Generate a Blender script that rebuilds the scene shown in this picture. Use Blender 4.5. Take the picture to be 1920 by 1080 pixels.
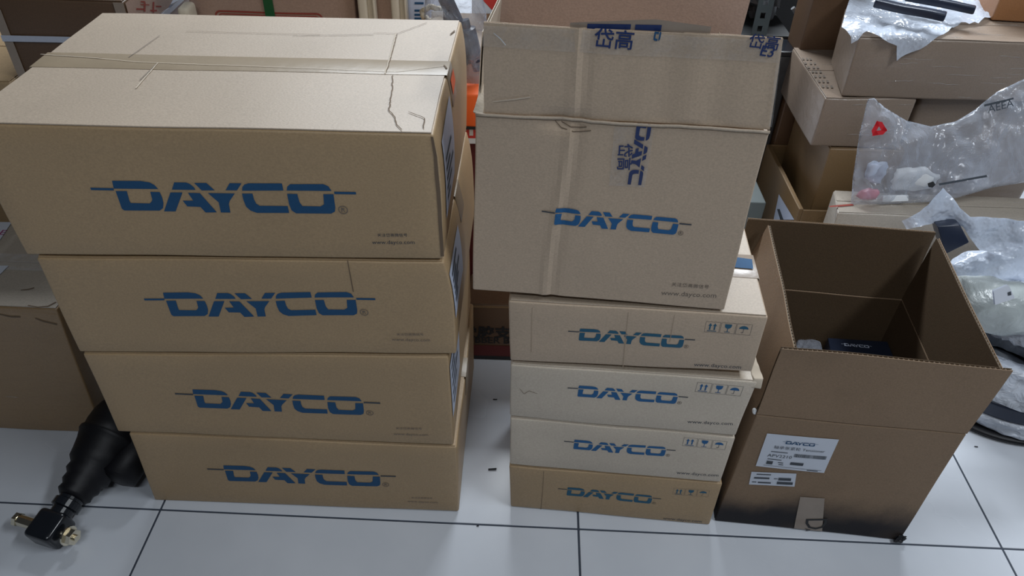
import bpy, bmesh, math, random
from mathutils import Vector as V, Matrix, noise
from mathutils.geometry import delaunay_2d_cdt
for o in list(bpy.data.objects): bpy.data.objects.remove(o)
S = bpy.context.scene
COL = S.collection
random.seed(7)

# ---------------------------------------------------------------- camera
FPX, PITCH, ROLL, HCAM = 1410.7, 0.68369, 0.032029, 1.2548      # focal length in pixels of a 1920 wide frame
cp, sp, cr, sr = math.cos(PITCH), math.sin(PITCH), math.cos(ROLL), math.sin(ROLL)
FW = V((0, cp, -sp)); _rt = V((1, 0, 0)); _up = V((0, sp, cp))
RT = cr*_rt + sr*_up; UP = -sr*_rt + cr*_up
EYE = V((0, 0, HCAM))
cam_data = bpy.data.cameras.new('camera'); cam = bpy.data.objects.new('camera', cam_data); COL.objects.link(cam)
cam_data.sensor_fit = 'HORIZONTAL'; cam_data.sensor_width = 36.0; cam_data.lens = FPX*36/1920; cam_data.clip_start = 0.02
m = Matrix.Identity(4)
for i in range(3): m[i][0], m[i][1], m[i][2], m[i][3] = RT[i], UP[i], -FW[i], EYE[i]
cam.matrix_world = m
S.camera = cam

# ---------------------------------------------------------------- light
S.view_settings.view_transform = 'Standard'; S.view_settings.look = 'None'
S.view_settings.gamma = 1.0; S.view_settings.use_curve_mapping = False
S.view_settings.exposure = 0.0
w = bpy.data.worlds.new('world'); S.world = w; w.use_nodes = True
w.node_tree.nodes['Background'].inputs[0].default_value = (0.80, 0.88, 1.0, 1); w.node_tree.nodes['Background'].inputs[1].default_value = 0.03
def panel(x, y, sx, sy, power, col=(0.88, 0.94, 1.0), z=2.75):
    l = bpy.data.lights.new('ceiling_light', 'AREA'); l.shape = 'RECTANGLE'; l.size = sx; l.size_y = sy; l.energy = power; l.color = col
    o = bpy.data.objects.new('ceiling_light', l); o.location = (x, y, z); COL.objects.link(o)
panel(0.4, 3.4, 2.8, 0.5, 205)
panel(1.7, 0.2, 0.3, 1.2, 41)
panel(-0.3, -1.0, 1.2, 0.3, 23)

# ---------------------------------------------------------------- from pixels to places
def ray(px, py): return ((px-960)/FPX)*RT - ((py-540)/FPX)*UP + FW
def pl(px, py, p0, n):
    d = ray(px, py); return EYE + d*(((V(p0)-EYE).dot(V(n)))/d.dot(V(n)))
def Zp(px, py, z): return pl(px, py, (0, 0, z), (0, 0, 1))
def Yp(px, py, y): return pl(px, py, (0, y, 0), (0, 1, 0))
def Xp(px, py, x): return pl(px, py, (x, 0, 0), (1, 0, 0))

# ---------------------------------------------------------------- materials
MATS = {}
def base_mat(name):
    mt = bpy.data.materials.new(name); mt.use_nodes = True; MATS[name] = mt
    return mt, mt.node_tree.nodes, mt.node_tree.links, mt.node_tree.nodes['Principled BSDF']
def plain(name, col, rough=0.6, metal=0.0, spec=0.5, vary=0.12, scale=40, bump=0.0):
    mt, N, L, P = base_mat(name)
    tc = N.new('ShaderNodeTexCoord'); nz = N.new('ShaderNodeTexNoise'); nz.inputs['Scale'].default_value = scale; nz.inputs['Detail'].default_value = 4
    L.new(tc.outputs['Object'], nz.inputs['Vector'])
    mx = N.new('ShaderNodeMixRGB'); mx.inputs[1].default_value = tuple(c*(1-vary) for c in col)+(1,); mx.inputs[2].default_value = tuple(min(1, c*(1+vary)) for c in col)+(1,)
    L.new(nz.outputs['Fac'], mx.inputs[0]); L.new(mx.outputs[0], P.inputs['Base Color'])
    P.inputs['Roughness'].default_value = rough; P.inputs['Metallic'].default_value = metal; P.inputs['Specular IOR Level'].default_value = spec
    if bump:
        b = N.new('ShaderNodeBump'); b.inputs['Strength'].default_value = bump; b.inputs['Distance'].default_value = 0.003
        L.new(nz.outputs['Fac'], b.inputs['Height']); L.new(b.outputs[0], P.inputs['Normal'])
    return mt
def cardboard(name, col, flute=0.25, rough=0.5, spec=0.7, stain=False, gloss=False):
    mt, N, L, P = base_mat(name)
    tc = N.new('ShaderNodeTexCoord'); oi = N.new('ShaderNodeObjectInfo'); ad = N.new('ShaderNodeVectorMath')
    ml = N.new('ShaderNodeMath'); ml.operation = 'MULTIPLY'; ml.inputs[1].default_value = 13.7
    L.new(oi.outputs['Random'], ml.inputs[0]); L.new(tc.outputs['Object'], ad.inputs[0]); L.new(ml.outputs[0], ad.inputs[1])
    big = N.new('ShaderNodeTexNoise'); big.inputs['Scale'].default_value = 5; big.inputs['Detail'].default_value = 6
    fine = N.new('ShaderNodeTexNoise'); fine.inputs['Scale'].default_value = 420; fine.inputs['Detail'].default_value = 3
    mp = N.new('ShaderNodeMapping'); mp.inputs['Scale'].default_value = (0.7, 1, 1)
    L.new(ad.outputs[0], big.inputs['Vector']); L.new(ad.outputs[0], mp.inputs['Vector']); L.new(mp.outputs[0], fine.inputs['Vector'])
    r1 = N.new('ShaderNodeMixRGB'); r1.inputs[1].default_value = tuple(c*0.86 for c in col)+(1,); r1.inputs[2].default_value = tuple(min(1, c*1.12) for c in col)+(1,)
    L.new(big.outputs['Fac'], r1.inputs[0])
    r2 = N.new('ShaderNodeMixRGB'); r2.blend_type = 'OVERLAY'; r2.inputs[0].default_value = 0.22
    L.new(r1.outputs[0], r2.inputs[1]); L.new(fine.outputs['Fac'], r2.inputs[2])
    out = r2.outputs[0]
    if stain:                                           # oily black dirt that has crept up from the floor
        sx = N.new('ShaderNodeSeparateXYZ'); L.new(tc.outputs['Object'], sx.inputs[0])
        n2 = N.new('ShaderNodeTexNoise'); n2.inputs['Scale'].default_value = 10; n2.inputs['Detail'].default_value = 5; L.new(tc.outputs['Object'], n2.inputs['Vector'])
        a = N.new('ShaderNodeMath'); a.operation = 'MULTIPLY_ADD'; a.inputs[1].default_value = 0.11; a.inputs[2].default_value = -0.055
        L.new(n2.outputs['Fac'], a.inputs[0]); b = N.new('ShaderNodeMath'); b.operation = 'ADD'; L.new(a.outputs[0], b.inputs[0]); L.new(sx.outputs['Z'], b.inputs[1])
        mr = N.new('ShaderNodeMapRange'); mr.interpolation_type = 'SMOOTHSTEP'; mr.inputs['From Min'].default_value = 0.028; mr.inputs['From Max'].default_value = 0.125
        mr.inputs['To Min'].default_value = 0.965; mr.inputs['To Max'].default_value = 0.0
        L.new(b.outputs[0], mr.inputs['Value'])
        r3 = N.new('ShaderNodeMixRGB'); r3.inputs[2].default_value = (0.012, 0.013, 0.018, 1); L.new(mr.outputs[0], r3.inputs[0]); L.new(out, r3.inputs[1]); out = r3.outputs[0]
        mk = N.new('ShaderNodeTexNoise'); mk.inputs['Scale'].default_value = 6; L.new(ad.outputs[0], mk.inputs['Vector'])
        m2 = N.new('ShaderNodeMapRange'); m2.inputs['From Min'].default_value = 0.55; m2.inputs['From Max'].default_value = 0.75; m2.inputs['To Max'].default_value = 0.4
        L.new(mk.outputs['Fac'], m2.inputs['Value'])
        r4 = N.new('ShaderNodeMixRGB'); r4.inputs[2].default_value = tuple(c*0.5 for c in col)+(1,); L.new(m2.outputs[0], r4.inputs[0]); L.new(out, r4.inputs[1]); out = r4.outputs[0]
    L.new(out, P.inputs['Base Color'])
    P.inputs['Roughness'].default_value = rough; P.inputs['Specular IOR Level'].default_value = spec
    bp = N.new('ShaderNodeBump'); bp.inputs['Strength'].default_value = flute; bp.inputs['Distance'].default_value = 0.001
    L.new(fine.outputs['Fac'], bp.inputs['Height'])
    if gloss:                                           # stretched clear wrap over the board: fine creases catch the light
        wv = N.new('ShaderNodeTexNoise'); wv.inputs['Scale'].default_value = 16; wv.inputs['Detail'].default_value = 7; wv.inputs['Distortion'].default_value = 1.2
        mp2 = N.new('ShaderNodeMapping'); mp2.inputs['Scale'].default_value = (0.35, 1, 2.2); L.new(ad.outputs[0], mp2.inputs['Vector']); L.new(mp2.outputs[0], wv.inputs['Vector'])
        b2 = N.new('ShaderNodeBump'); b2.inputs['Strength'].default_value = 0.55; b2.inputs['Distance'].default_value = 0.012
        L.new(wv.outputs['Fac'], b2.inputs['Height']); L.new(bp.outputs[0], b2.inputs['Normal'])
        P.inputs['Coat Weight'].default_value = 0.45; P.inputs['Coat Roughness'].default_value = 0.2; L.new(b2.outputs[0], P.inputs['Coat Normal'])
    L.new(bp.outputs[0], P.inputs['Normal'])
    return mt
def film(name, col, fac, rough=0.15, scale=30, bump=0.5, voro=0.0, dist=0.006, edge=0.35):
    mt, N, L, P = base_mat(name)
    P.inputs['Base Color'].default_value = col+(1,); P.inputs['Roughness'].default_value = rough; P.inputs['Specular IOR Level'].default_value = 0.9
    tc = N.new('ShaderNodeTexCoord'); nz = N.new('ShaderNodeTexNoise'); nz.inputs['Scale'].default_value = scale; nz.inputs['Detail'].default_value = 6; nz.inputs['Distortion'].default_value = 1.0
    L.new(tc.outputs['Object'], nz.inputs['Vector'])
    b = N.new('ShaderNodeBump'); b.inputs['Strength'].default_value = bump; b.inputs['Distance'].default_value = dist; L.new(nz.outputs['Fac'], b.inputs['Height'])
    if voro:
        vo = N.new('ShaderNodeTexVoronoi'); vo.inputs['Scale'].default_value = voro; vo.feature = 'SMOOTH_F1'; L.new(tc.outputs['Object'], vo.inputs['Vector'])
        b2 = N.new('ShaderNodeBump'); b2.inputs['Strength'].default_value = 0.5; b2.inputs['Distance'].default_value = 0.004; b2.invert = True
        L.new(vo.outputs['Distance'], b2.inputs['Height']); L.new(b.outputs[0], b2.inputs['Normal']); b = b2
    L.new(b.outputs[0], P.inputs['Normal'])
    tr = N.new('ShaderNodeBsdfTransparent'); mx = N.new('ShaderNodeMixShader'); lw = N.new('ShaderNodeLayerWeight'); lw.inputs['Blend'].default_value = edge
    L.new(b.outputs[0], lw.inputs['Normal'])
    mr = N.new('ShaderNodeMapRange'); mr.inputs['To Min'].default_value = fac; mr.inputs['To Max'].default_value = min(1, fac+0.45); L.new(lw.outputs['Facing'], mr.inputs['Value'])
    n3 = N.new('ShaderNodeMath'); n3.operation = 'MULTIPLY_ADD'; n3.inputs[1].default_value = 0.35; L.new(nz.outputs['Fac'], n3.inputs[0]); 
    sb = N.new('ShaderNodeMath'); sb.operation = 'SUBTRACT'; sb.inputs[1].default_value = 0.17; L.new(mr.outputs[0], sb.inputs[0]); L.new(sb.outputs[0], n3.inputs[2])
    n3.use_clamp = True
    L.new(n3.outputs[0], mx.inputs[0]); L.new(tr.outputs[0], mx.inputs[1]); L.new(P.outputs[0], mx.inputs[2])
    L.new(mx.outputs[0], N['Material Output'].inputs['Surface'])
    return mt

KRAFT = cardboard('kraft_board', (0.39, 0.268, 0.145))
KRAFT_PALE = cardboard('kraft_board_pale', (0.49, 0.375, 0.27))
KRAFT_GREY = cardboard('kraft_board_greyish', (0.57, 0.49, 0.395))
KRAFT_PINK = cardboard('kraft_board_pinkish', (0.40, 0.275, 0.215))
KRAFT_DARK = cardboard('kraft_board_dark', (0.11, 0.06, 0.03))
KRAFT_RICH = cardboard('kraft_board_rich', (0.21, 0.13, 0.058))
KRAFT_STAIN = cardboard('kraft_board_stained', (0.25, 0.17, 0.108), stain=True, rough=0.72, spec=0.3)
KRAFT_TOP_SHEEN = cardboard('kraft_board_top_sheen', (0.41, 0.33, 0.25))  # paler, greyer tone stands in for the light's sheen on top faces
KRAFT_INNER_SHADE = cardboard('kraft_inner_shade', (0.088, 0.057, 0.032), rough=0.75, spec=0.3)  # shade inside the open carton is put into this board colour
KRAFT_WRAP_BROWN = cardboard('kraft_board_wrapped_brown', (0.30, 0.19, 0.09), gloss=True)
KRAFT_WRAP = cardboard('kraft_board_wrapped', (0.26, 0.195, 0.145), gloss=True)
KRAFT_WRAP_GREY = cardboard('kraft_board_wrapped_pale', (0.42, 0.37, 0.31), gloss=True)
EDGE = plain('board_edge', (0.56, 0.48, 0.38), 0.85)
FLUTE = plain('board_fluting', (0.66, 0.58, 0.48), 0.85)
TAPE = plain('tan_tape', (0.30, 0.235, 0.16), 0.38, spec=0.5, vary=0.08, scale=25, bump=0.3)
TAPE_GREY = plain('greyish_tape', (0.30, 0.24, 0.19), 0.25, spec=0.6, bump=0.2)
CLEAR_TAPE = film('clear_tape', (0.72, 0.70, 0.68), 0.10, 0.12, 60, 0.4)
BLUE = plain('blue_ink', (0.006, 0.066, 0.165), 0.7, vary=0.15, scale=300)
BLUE_BRIGHT = plain('bright_blue_ink', (0.012, 0.105, 0.27), 0.7, vary=0.15, scale=300)
BLUE_DARK = plain('navy_ink', (0.012, 0.03, 0.12), 0.4, vary=0.15, scale=300)
TEAL = plain('teal_ink', (0.014, 0.10, 0.175), 0.7, vary=0.15, scale=300)
GREY_INK = plain('grey_ink', (0.05, 0.06, 0.075), 0.75, vary=0.2, scale=300)
FOLD = plain('fold_shade', (0.37, 0.285, 0.205), 0.8)
FAINT = plain('faint_ink', (0.17, 0.14, 0.115), 0.8, vary=0.2, scale=300)
BLACK_INK = plain('black_ink', (0.012, 0.012, 0.014), 0.6)
RED_INK = plain('red_ink', (0.28, 0.05, 0.035), 0.7, vary=0.2, scale=200)
MAGENTA_INK = plain('magenta_ink', (0.35, 0.03, 0.16), 0.6)
CREASE = plain('crease_line', (0.15, 0.105, 0.07), 0.9)
PAPER = plain('label_paper', (0.62, 0.66, 0.74), 0.55, vary=0.04)
PAPER_DIM = plain('side_label_paper', (0.50, 0.56, 0.70), 0.5, vary=0.05)
WHITE = plain('white_plastic', (0.72, 0.74, 0.76), 0.4, vary=0.05)
CREAM = plain('cream_foam', (0.62, 0.56, 0.45), 0.8, vary=0.08, bump=0.2)
STRAP = plain('white_strap', (0.50, 0.54, 0.64), 0.35, vary=0.06, scale=200)
GREEN = plain('green_strap', (0.012, 0.10, 0.035), 0.35)
ORANGE = plain('orange_card', (0.85, 0.13, 0.02), 0.5, vary=0.06)
RED = plain('red_card', (0.62, 0.05, 0.04), 0.5)
DARKRED = plain('dark_red_card', (0.10, 0.012, 0.012), 0.6)
RUBBER = plain('black_rubber', (0.004, 0.004, 0.006), 0.5, spec=0.35, scale=60, bump=0.15)
BLACK_PAINT = plain('black_paint', (0.008, 0.010, 0.014), 0.22, spec=0.6)
ZINC = plain('yellow_zinc', (0.72, 0.66, 0.52), 0.2, metal=1.0, vary=0.25, scale=30)
NAVY = plain('navy_rubber', (0.018, 0.026, 0.05), 0.35, spec=0.5)
STEEL = plain('painted_rack_steel', (0.055, 0.07, 0.075), 0.5, vary=0.3, scale=20)
DARKSTEEL = plain('dark_rack_fill', (0.02, 0.022, 0.024), 0.6)
GREYMETAL = plain('grey_casting', (0.05, 0.05, 0.052), 0.4, vary=0.6, scale=25, bump=0.6)
PINK = plain('pink_sachet', (0.62, 0.20, 0.27), 0.5, vary=0.15)
GREYPANEL = plain('grey_panel', (0.10, 0.12, 0.12), 0.6)
CLEAR_BAG = film('clear_polythene', (0.60, 0.65, 0.75), 0.24, 0.08, 7, 0.9, dist=0.03)
CLEAR_BAG2 = film('crinkled_polythene', (0.58, 0.62, 0.72), 0.22, 0.12, 22, 0.9, dist=0.02)
GLINT_FILM = film('crease_glint_film', (0.62, 0.60, 0.58), 0.16, 0.06, 60, 0.3)
BUBBLE = film('bubble_wrap', (0.66, 0.73, 0.85), 0.68, 0.18, 25, 0.5, voro=130, dist=0.008)
MILKY = film('milky_film', (0.68, 0.73, 0.82), 0.80, 0.2, 30, 0.8, dist=0.015)
FOAM_FILM = film('greenish_wrap', (0.50, 0.55, 0.55), 0.78, 0.2, 25, 0.6, dist=0.01)
GROUT = plain('tile_grout', (0.035, 0.045, 0.065), 0.8)
WALLM = plain('wall_paint', (0.30, 0.31, 0.33), 0.8)
def tile_mat():
    mt, N, L, P = base_mat('glazed_floor_tile')
    tc = N.new('ShaderNodeTexCoord'); nz = N.new('ShaderNodeTexNoise'); nz.inputs['Scale'].default_value = 3.5; nz.inputs['Detail'].default_value = 8
    L.new(tc.outputs['Object'], nz.inputs['Vector'])
    cr_ = N.new('ShaderNodeValToRGB'); cr_.color_ramp.elements[0].position = 0.3; cr_.color_ramp.elements[1].position = 0.75
    cr_.color_ramp.elements[0].color = (0.50, 0.53, 0.58, 1); cr_.color_ramp.elements[1].color = (0.60, 0.63, 0.68, 1)
    L.new(nz.outputs['Fac'], cr_.inputs[0]); L.new(cr_.outputs[0], P.inputs['Base Color'])
    r = N.new('ShaderNodeMapRange'); r.inputs['To Min'].default_value = 0.16; r.inputs['To Max'].default_value = 0.34
    n2 = N.new('ShaderNodeTexNoise'); n2.inputs['Scale'].default_value = 6; L.new(tc.outputs['Object'], n2.inputs['Vector']); L.new(n2.outputs['Fac'], r.inputs['Value']); L.new(r.outputs[0], P.inputs['Roughness'])
    P.inputs['Specular IOR Level'].default_value = 0.45
    return mt
TILE = tile_mat()

# ---------------------------------------------------------------- objects, parts
BASE = {}
def thing(name, label, cat, base, group=None):
    o = bpy.data.objects.new(name, None); COL.objects.link(o); o.empty_display_size = 0.05
    o.location = base; BASE[o] = V(base); o['label'] = label; o['category'] = cat
    if group: o['group'] = group
    return o
def link(name, verts, faces, mat, parent=None, base=None, smooth=False, label=None):
    b = BASE[parent] if parent else V(base)
    me = bpy.data.meshes.new(name); me.from_pydata([tuple(V(v)-b) for v in verts], [], faces); me.update()
    bm = bmesh.new(); bm.from_mesh(me); bmesh.ops.recalc_face_normals(bm, faces=bm.faces); bm.to_mesh(me); bm.free()
    me.materials.append(mat)
    if smooth: me.polygons.foreach_set('use_smooth', [True]*len(me.polygons))
    o = bpy.data.objects.new(name, me); COL.objects.link(o)
    if parent: o.parent = parent
    else: o.location = b
    BASE[o] = b
    if label: o['label'] = label
    return o
def solo(name, label, cat, verts, faces, mat, base, group=None, smooth=False):
    o = link(name, verts, faces, mat, None, base, smooth); o['label'] = label; o['category'] = cat
    if group: o['group'] = group
    return o

# ---------------------------------------------------------------- shapes
def tri8(P, a, b, c):
    f = (P[0]*(1-a)+P[1]*a)*(1-b) + (P[3]*(1-a)+P[2]*a)*b
    k = (P[4]*(1-a)+P[5]*a)*(1-b) + (P[7]*(1-a)+P[6]*a)*b
    return f*(1-c)+k*c
def sub8(P, a0, a1, b0, b1, c0, c1):
    return [tri8(P, *t) for t in ((a0,b0,c0),(a1,b0,c0),(a1,b1,c0),(a0,b1,c0),(a0,b0,c1),(a1,b0,c1),(a1,b1,c1),(a0,b1,c1))]
def box8(x0, x1, y0, y1, z0, z1): return [V(p) for p in ((x0,y0,z0),(x1,y0,z0),(x1,y0,z1),(x0,y0,z1),(x0,y1,z0),(x1,y1,z0),(x1,y1,z1),(x0,y1,z1))]
def front8(bl, br, tr, tl, back): return [V(bl), V(br), V(tr), V(tl)] + [V(p)+V(back) for p in (bl, br, tr, tl)]
def rbox(P, r=0.004, step=0.04, disp=None):
    Ls = [(P[1]-P[0]).length, (P[3]-P[0]).length, (P[4]-P[0]).length]
    r = min(r, min(Ls)*0.45)
    ax = []
    for L in Ls:
        n = max(1, int((L-2*r)/step)); ax.append([0, r*0.42] + [r+(L-2*r)*i/n for i in range(n+1)] + [L-r*0.42, L])
    vs, fs, ix = [], [], {}
    def vid(p):
        key = tuple(round(x, 6) for x in p)
        if key not in ix:
            inn = [min(max(x, r), L-r) for x, L in zip(p, Ls)]
            d = V([a-b for a, b in zip(p, inn)])
            q = V(inn) + (d.normalized()*r if d.length > 1e-9 else d)
            co = tri8(P, q[0]/Ls[0], q[1]/Ls[1], q[2]/Ls[2])
            if disp: co = co + disp(co)
            ix[key] = len(vs); vs.append(co)
        return ix[key]
    for k in range(3):
        i, j = (k+1) % 3, (k+2) % 3
        for end in (0, Ls[k]):
            for u in range(len(ax[i])-1):
                for v in range(len(ax[j])-1):
                    q = []
                    for du, dv in ((0,0),(1,0),(1,1),(0,1)):
                        p = [0,0,0]; p[k] = end; p[i] = ax[i][u+du]; p[j] = ax[j][v+dv]; q.append(vid(p))
                    if len(set(q)) == 4: fs.append(q)
    return vs, fs
def merge(*ms):
    vs, fs = [], []
    for v, f in ms:
        o = len(vs); vs += list(v); fs += [[i+o for i in q] for q in f]
    return vs, fs
def warp(seed, amp=0.0016, freq=7):
    s = V((seed*3.1, seed*1.7, seed*5.3))
    return lambda p: noise.noise_vector(p*freq+s)*amp
def tube(pts, rads, n=16, cap=True, closed=False):
    pts = [V(p) for p in pts]; vs, fs = [], []
    if not hasattr(rads, '__len__'): rads = [rads]*len(pts)
    t0 = (pts[1]-pts[0]).normalized(); ref = V((0,0,1)) if abs(t0.z) < 0.9 else V((1,0,0)); u = t0.cross(ref).normalized()
    for i, p in enumerate(pts):
        t = (pts[(i+1) % len(pts)]-pts[i-1]) if closed else (pts[min(i+1, len(pts)-1)]-pts[max(i-1, 0)])
        if t.length < 1e-9: t = t0
        t.normalize(); u = (u-t*u.dot(t)).normalized(); v = t.cross(u)
        for k in range(n):
            a = 2*math.pi*k/n; vs.append(p+(u*math.cos(a)+v*math.sin(a))*rads[i])
    m_ = len(pts)
    for i in range(m_ if closed else m_-1):
        for k in range(n):
            a, b = i*n+k, i*n+(k+1) % n; c, d = ((i+1) % m_)*n+(k+1) % n, ((i+1) % m_)*n+k; fs.append([a, b, c, d])
    if cap and not closed: fs.append(list(range(n))[::-1]); fs.append([(m_-1)*n+k for k in range(n)])
    return vs, fs
def lathe_on(axis0, axis1, prof, n=28, bumps=None):
    """prof: (position along axis 0..1, radius)."""
    a0, a1 = V(axis0), V(axis1); pts = [a0+(a1-a0)*t for t, _ in prof]
    return tube(pts, [r for _, r in prof], n)
def blob(c, rx, ry, rz, seed=0, rough=0.25, freq=18, seg=24, ring=14):
    vs, fs = [], []; c = V(c); s = V((seed, seed*2.3, -seed))
    for i in range(ring+1):
        th = math.pi*i/ring
        for k in range(seg):
            ph = 2*math.pi*k/seg; d = V((math.sin(th)*math.cos(ph), math.sin(th)*math.sin(ph), math.cos(th)))
            p = V((d.x*rx, d.y*ry, d.z*rz)); f = 1+rough*noise.fractal(p*freq+s, 0.8, 2.0, 3); vs.append(c+p*f)
    for i in range(ring):
        for k in range(seg): fs.append([i*seg+k, i*seg+(k+1) % seg, (i+1)*seg+(k+1) % seg, (i+1)*seg+k])
    return vs, fs
def fill2d(poly, step):
    """triangulated polygon with an inner grid of points"""
    poly = [V((p[0], p[1])) for p in poly]; pts = []
    for i, p in enumerate(poly):
        q = poly[(i+1) % len(poly)]; n = max(1, int((q-p).length/step))
        for k in range(n): pts.append(p.lerp(q, k/n))
    nb = len(pts); es = [(i, (i+1) % nb) for i in range(nb)]
    xs = [p.x for p in poly]; ys = [p.y for p in poly]
    def inside(x, y):
        c = False
        for i in range(len(poly)):
            a, b = poly[i], poly[i-1]
            if (a.y > y) != (b.y > y) and x < (b.x-a.x)*(y-a.y)/(b.y-a.y)+a.x: c = not c
        return c
    y = min(ys)+step/2; row = 0
    while y < max(ys):
        x = min(xs)+step*(0.5 if row % 2 else 0.0)
        while x < max(xs):
            if inside(x, y) and min((V((x, y))-p).length for p in pts[:nb]) > step*0.5: pts.append(V((x, y)))
            x += step
        y += step*0.87; row += 1
    r = delaunay_2d_cdt(pts, es, [list(range(nb))], 1, 1e-7)
    return [V((p[0], p[1])) for p in r[0]], [list(f) for f in r[2]], poly
def edge_dist(p, poly):
    best = 9
    for i in range(len(poly)):
        a, b = poly[i], poly[(i+1) % len(poly)]; d = b-a; t = max(0, min(1, (p-a).dot(d)/max(d.dot(d), 1e-12))); best = min(best, (p-(a+d*t)).length)
    return best

class Plane:
    """a flat frame: origin, two axes, outward normal; takes pixels to (u, v) and (u, v) back to the wall of the thing"""
    def __init__(s, o, ex, ey, disp=None):
        s.o = V(o); s.ex = V(ex).normalized(); ey = V(ey); s.ey = (ey-s.ex*ey.dot(s.ex)).normalized(); s.n = s.ex.cross(s.ey).normalized(); s.disp = disp
    def px(s, x, y):
        p = pl(x, y, s.o, s.n)-s.o; return V((p.dot(s.ex), p.dot(s.ey)))
    def at(s, uv, off=0.0006):
        p = s.o+s.ex*uv[0]+s.ey*uv[1]
        return p+s.n*off+(s.disp(p) if s.disp else V((0,0,0)))
def clusters(polys):
    bb = [(min(p[0] for p in q), min(p[1] for p in q), max(p[0] for p in q), max(p[1] for p in q)) for q in polys]
    grp = list(range(len(polys)))
    def root(i):
        while grp[i] != i: i = grp[i]
        return i
    for i in range(len(polys)):
        for j in range(i):
            a, b = bb[i], bb[j]; m_ = 0.3*max(a[2]-a[0], a[3]-a[1], b[2]-b[0], b[3]-b[1])
            if a[0] < b[2]+m_ and b[0] < a[2]+m_ and a[1] < b[3]+m_ and b[1] < a[3]+m_: grp[root(i)] = root(j)
    out = {}
    for i in range(len(polys)): out.setdefault(root(i), []).append(polys[i])
    return list(out.values())
def decal(name, polys, plane, mat, parent, off=0.0006, step=0.02, label=None):
    """print, tape or paper lying on a wall; prints that lie apart become parts of their own"""
    for group in clusters(polys):
        ms = []
        for p in group:
            vs, fs, _ = fill2d(p, step); ms.append(([plane.at(v, off) for v in vs], fs))
        vs, fs = merge(*ms)
        o = link(name, vs, fs, mat, parent, label=label)
    return o
def quad_px(plane, pts): return [plane.px(*p) for p in pts]

# ---------------------------------------------------------------- lettering
def R2(A, B): return V(A), V(B)
LOGO = [[(0.0938,0.0371),(0.202,0.0391),(0.233,0.0341),(0.2488,0.0235),(0.2584,0.0055),(0.0891,0.0032)],
 [(0.0923,-0.0077),(0.1352,-0.0069),(0.1317,-0.0469),(0.1331,-0.0598),(0.2067,-0.06),(0.2162,-0.0517),(0.222,-0.0419),(0.2242,-0.0078),(0.2599,-0.0077),(0.2624,-0.0315),(0.2603,-0.0573),(0.2521,-0.0802),(0.236,-0.092),(0.0979,-0.0948),(0.0907,-0.0867)],
 [(0.3273,0.0358),(0.3721,0.036),(0.3842,0.0306),(0.3963,0.0153),(0.3988,0.0043),(0.31,0.0042)],
 [(0.3008,-0.0085),(0.3463,-0.0077),(0.2969,-0.0941),(0.2519,-0.095)],
 [(0.3665,-0.0089),(0.4115,-0.0096),(0.4543,-0.0952),(0.4107,-0.0967),(0.3978,-0.0715),(0.3482,-0.0702),(0.3373,-0.0445),(0.3776,-0.0437)],
 [(0.4016,0.0347),(0.4477,0.0349),(0.4709,0.0035),(0.4216,0.0026)],
 [(0.4418,-0.009),(0.5431,-0.0096),(0.516,-0.0427),(0.5093,-0.0557),(0.5061,-0.0954),(0.4696,-0.0955),(0.4726,-0.0499)],
 [(0.5347,0.035),(0.5793,0.0349),(0.5545,0.0041),(0.5123,0.0043)],
 [(0.5741,0.0029),(0.5788,0.0187),(0.5889,0.0298),(0.6064,0.0354),(0.7307,0.0364),(0.7302,0.0059)],
 [(0.5703,-0.0098),(0.6101,-0.009),(0.61,-0.0344),(0.614,-0.0536),(0.6257,-0.0631),(0.732,-0.0626),(0.7316,-0.0935),(0.6077,-0.0954),(0.585,-0.085),(0.5723,-0.0674),(0.5692,-0.0384)],
 [(0.7424,0.0061),(0.7484,0.0234),(0.7612,0.0339),(0.8841,0.0368),(0.9015,0.0278),(0.9106,0.0077)],
 [(0.741,-0.0081),(0.7791,-0.0083),(0.7808,-0.0439),(0.7886,-0.0615),(0.8573,-0.0617),(0.8726,-0.0517),(0.8771,-0.0071),(0.9152,-0.0063),(0.9133,-0.0638),(0.909,-0.0834),(0.8937,-0.0929),(0.7577,-0.0946),(0.7435,-0.0818),(0.7391,-0.0544)]]
BARS = [[(0,0.0052),(0.0885,0.0048),(0.0865,-0.0052),(0,-0.0052)],[(0.9192,0.005),(1,0.0052),(1,-0.0052),(0.9192,-0.0055)]]
def ring2(cx, cy, r0, r1, n=20):
    out = []
    for k in range(n):
        a, b = 2*math.pi*k/n, 2*math.pi*(k+1)/n
        out.append([(cx+r0*math.cos(a),cy+r0*math.sin(a)),(cx+r1*math.cos(a),cy+r1*math.sin(a)),(cx+r1*math.cos(b),cy+r1*math.sin(b)),(cx+r0*math.cos(b),cy+r0*math.sin(b))])
    return out
def place(polys, A, B, flip=1):
    A, B = V(A), V(B); d = B-A; e = V((-d.y, d.x))*flip
    return [[A+d*x+e*y for x, y in p] for p in polys]
_txt = {}
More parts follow.
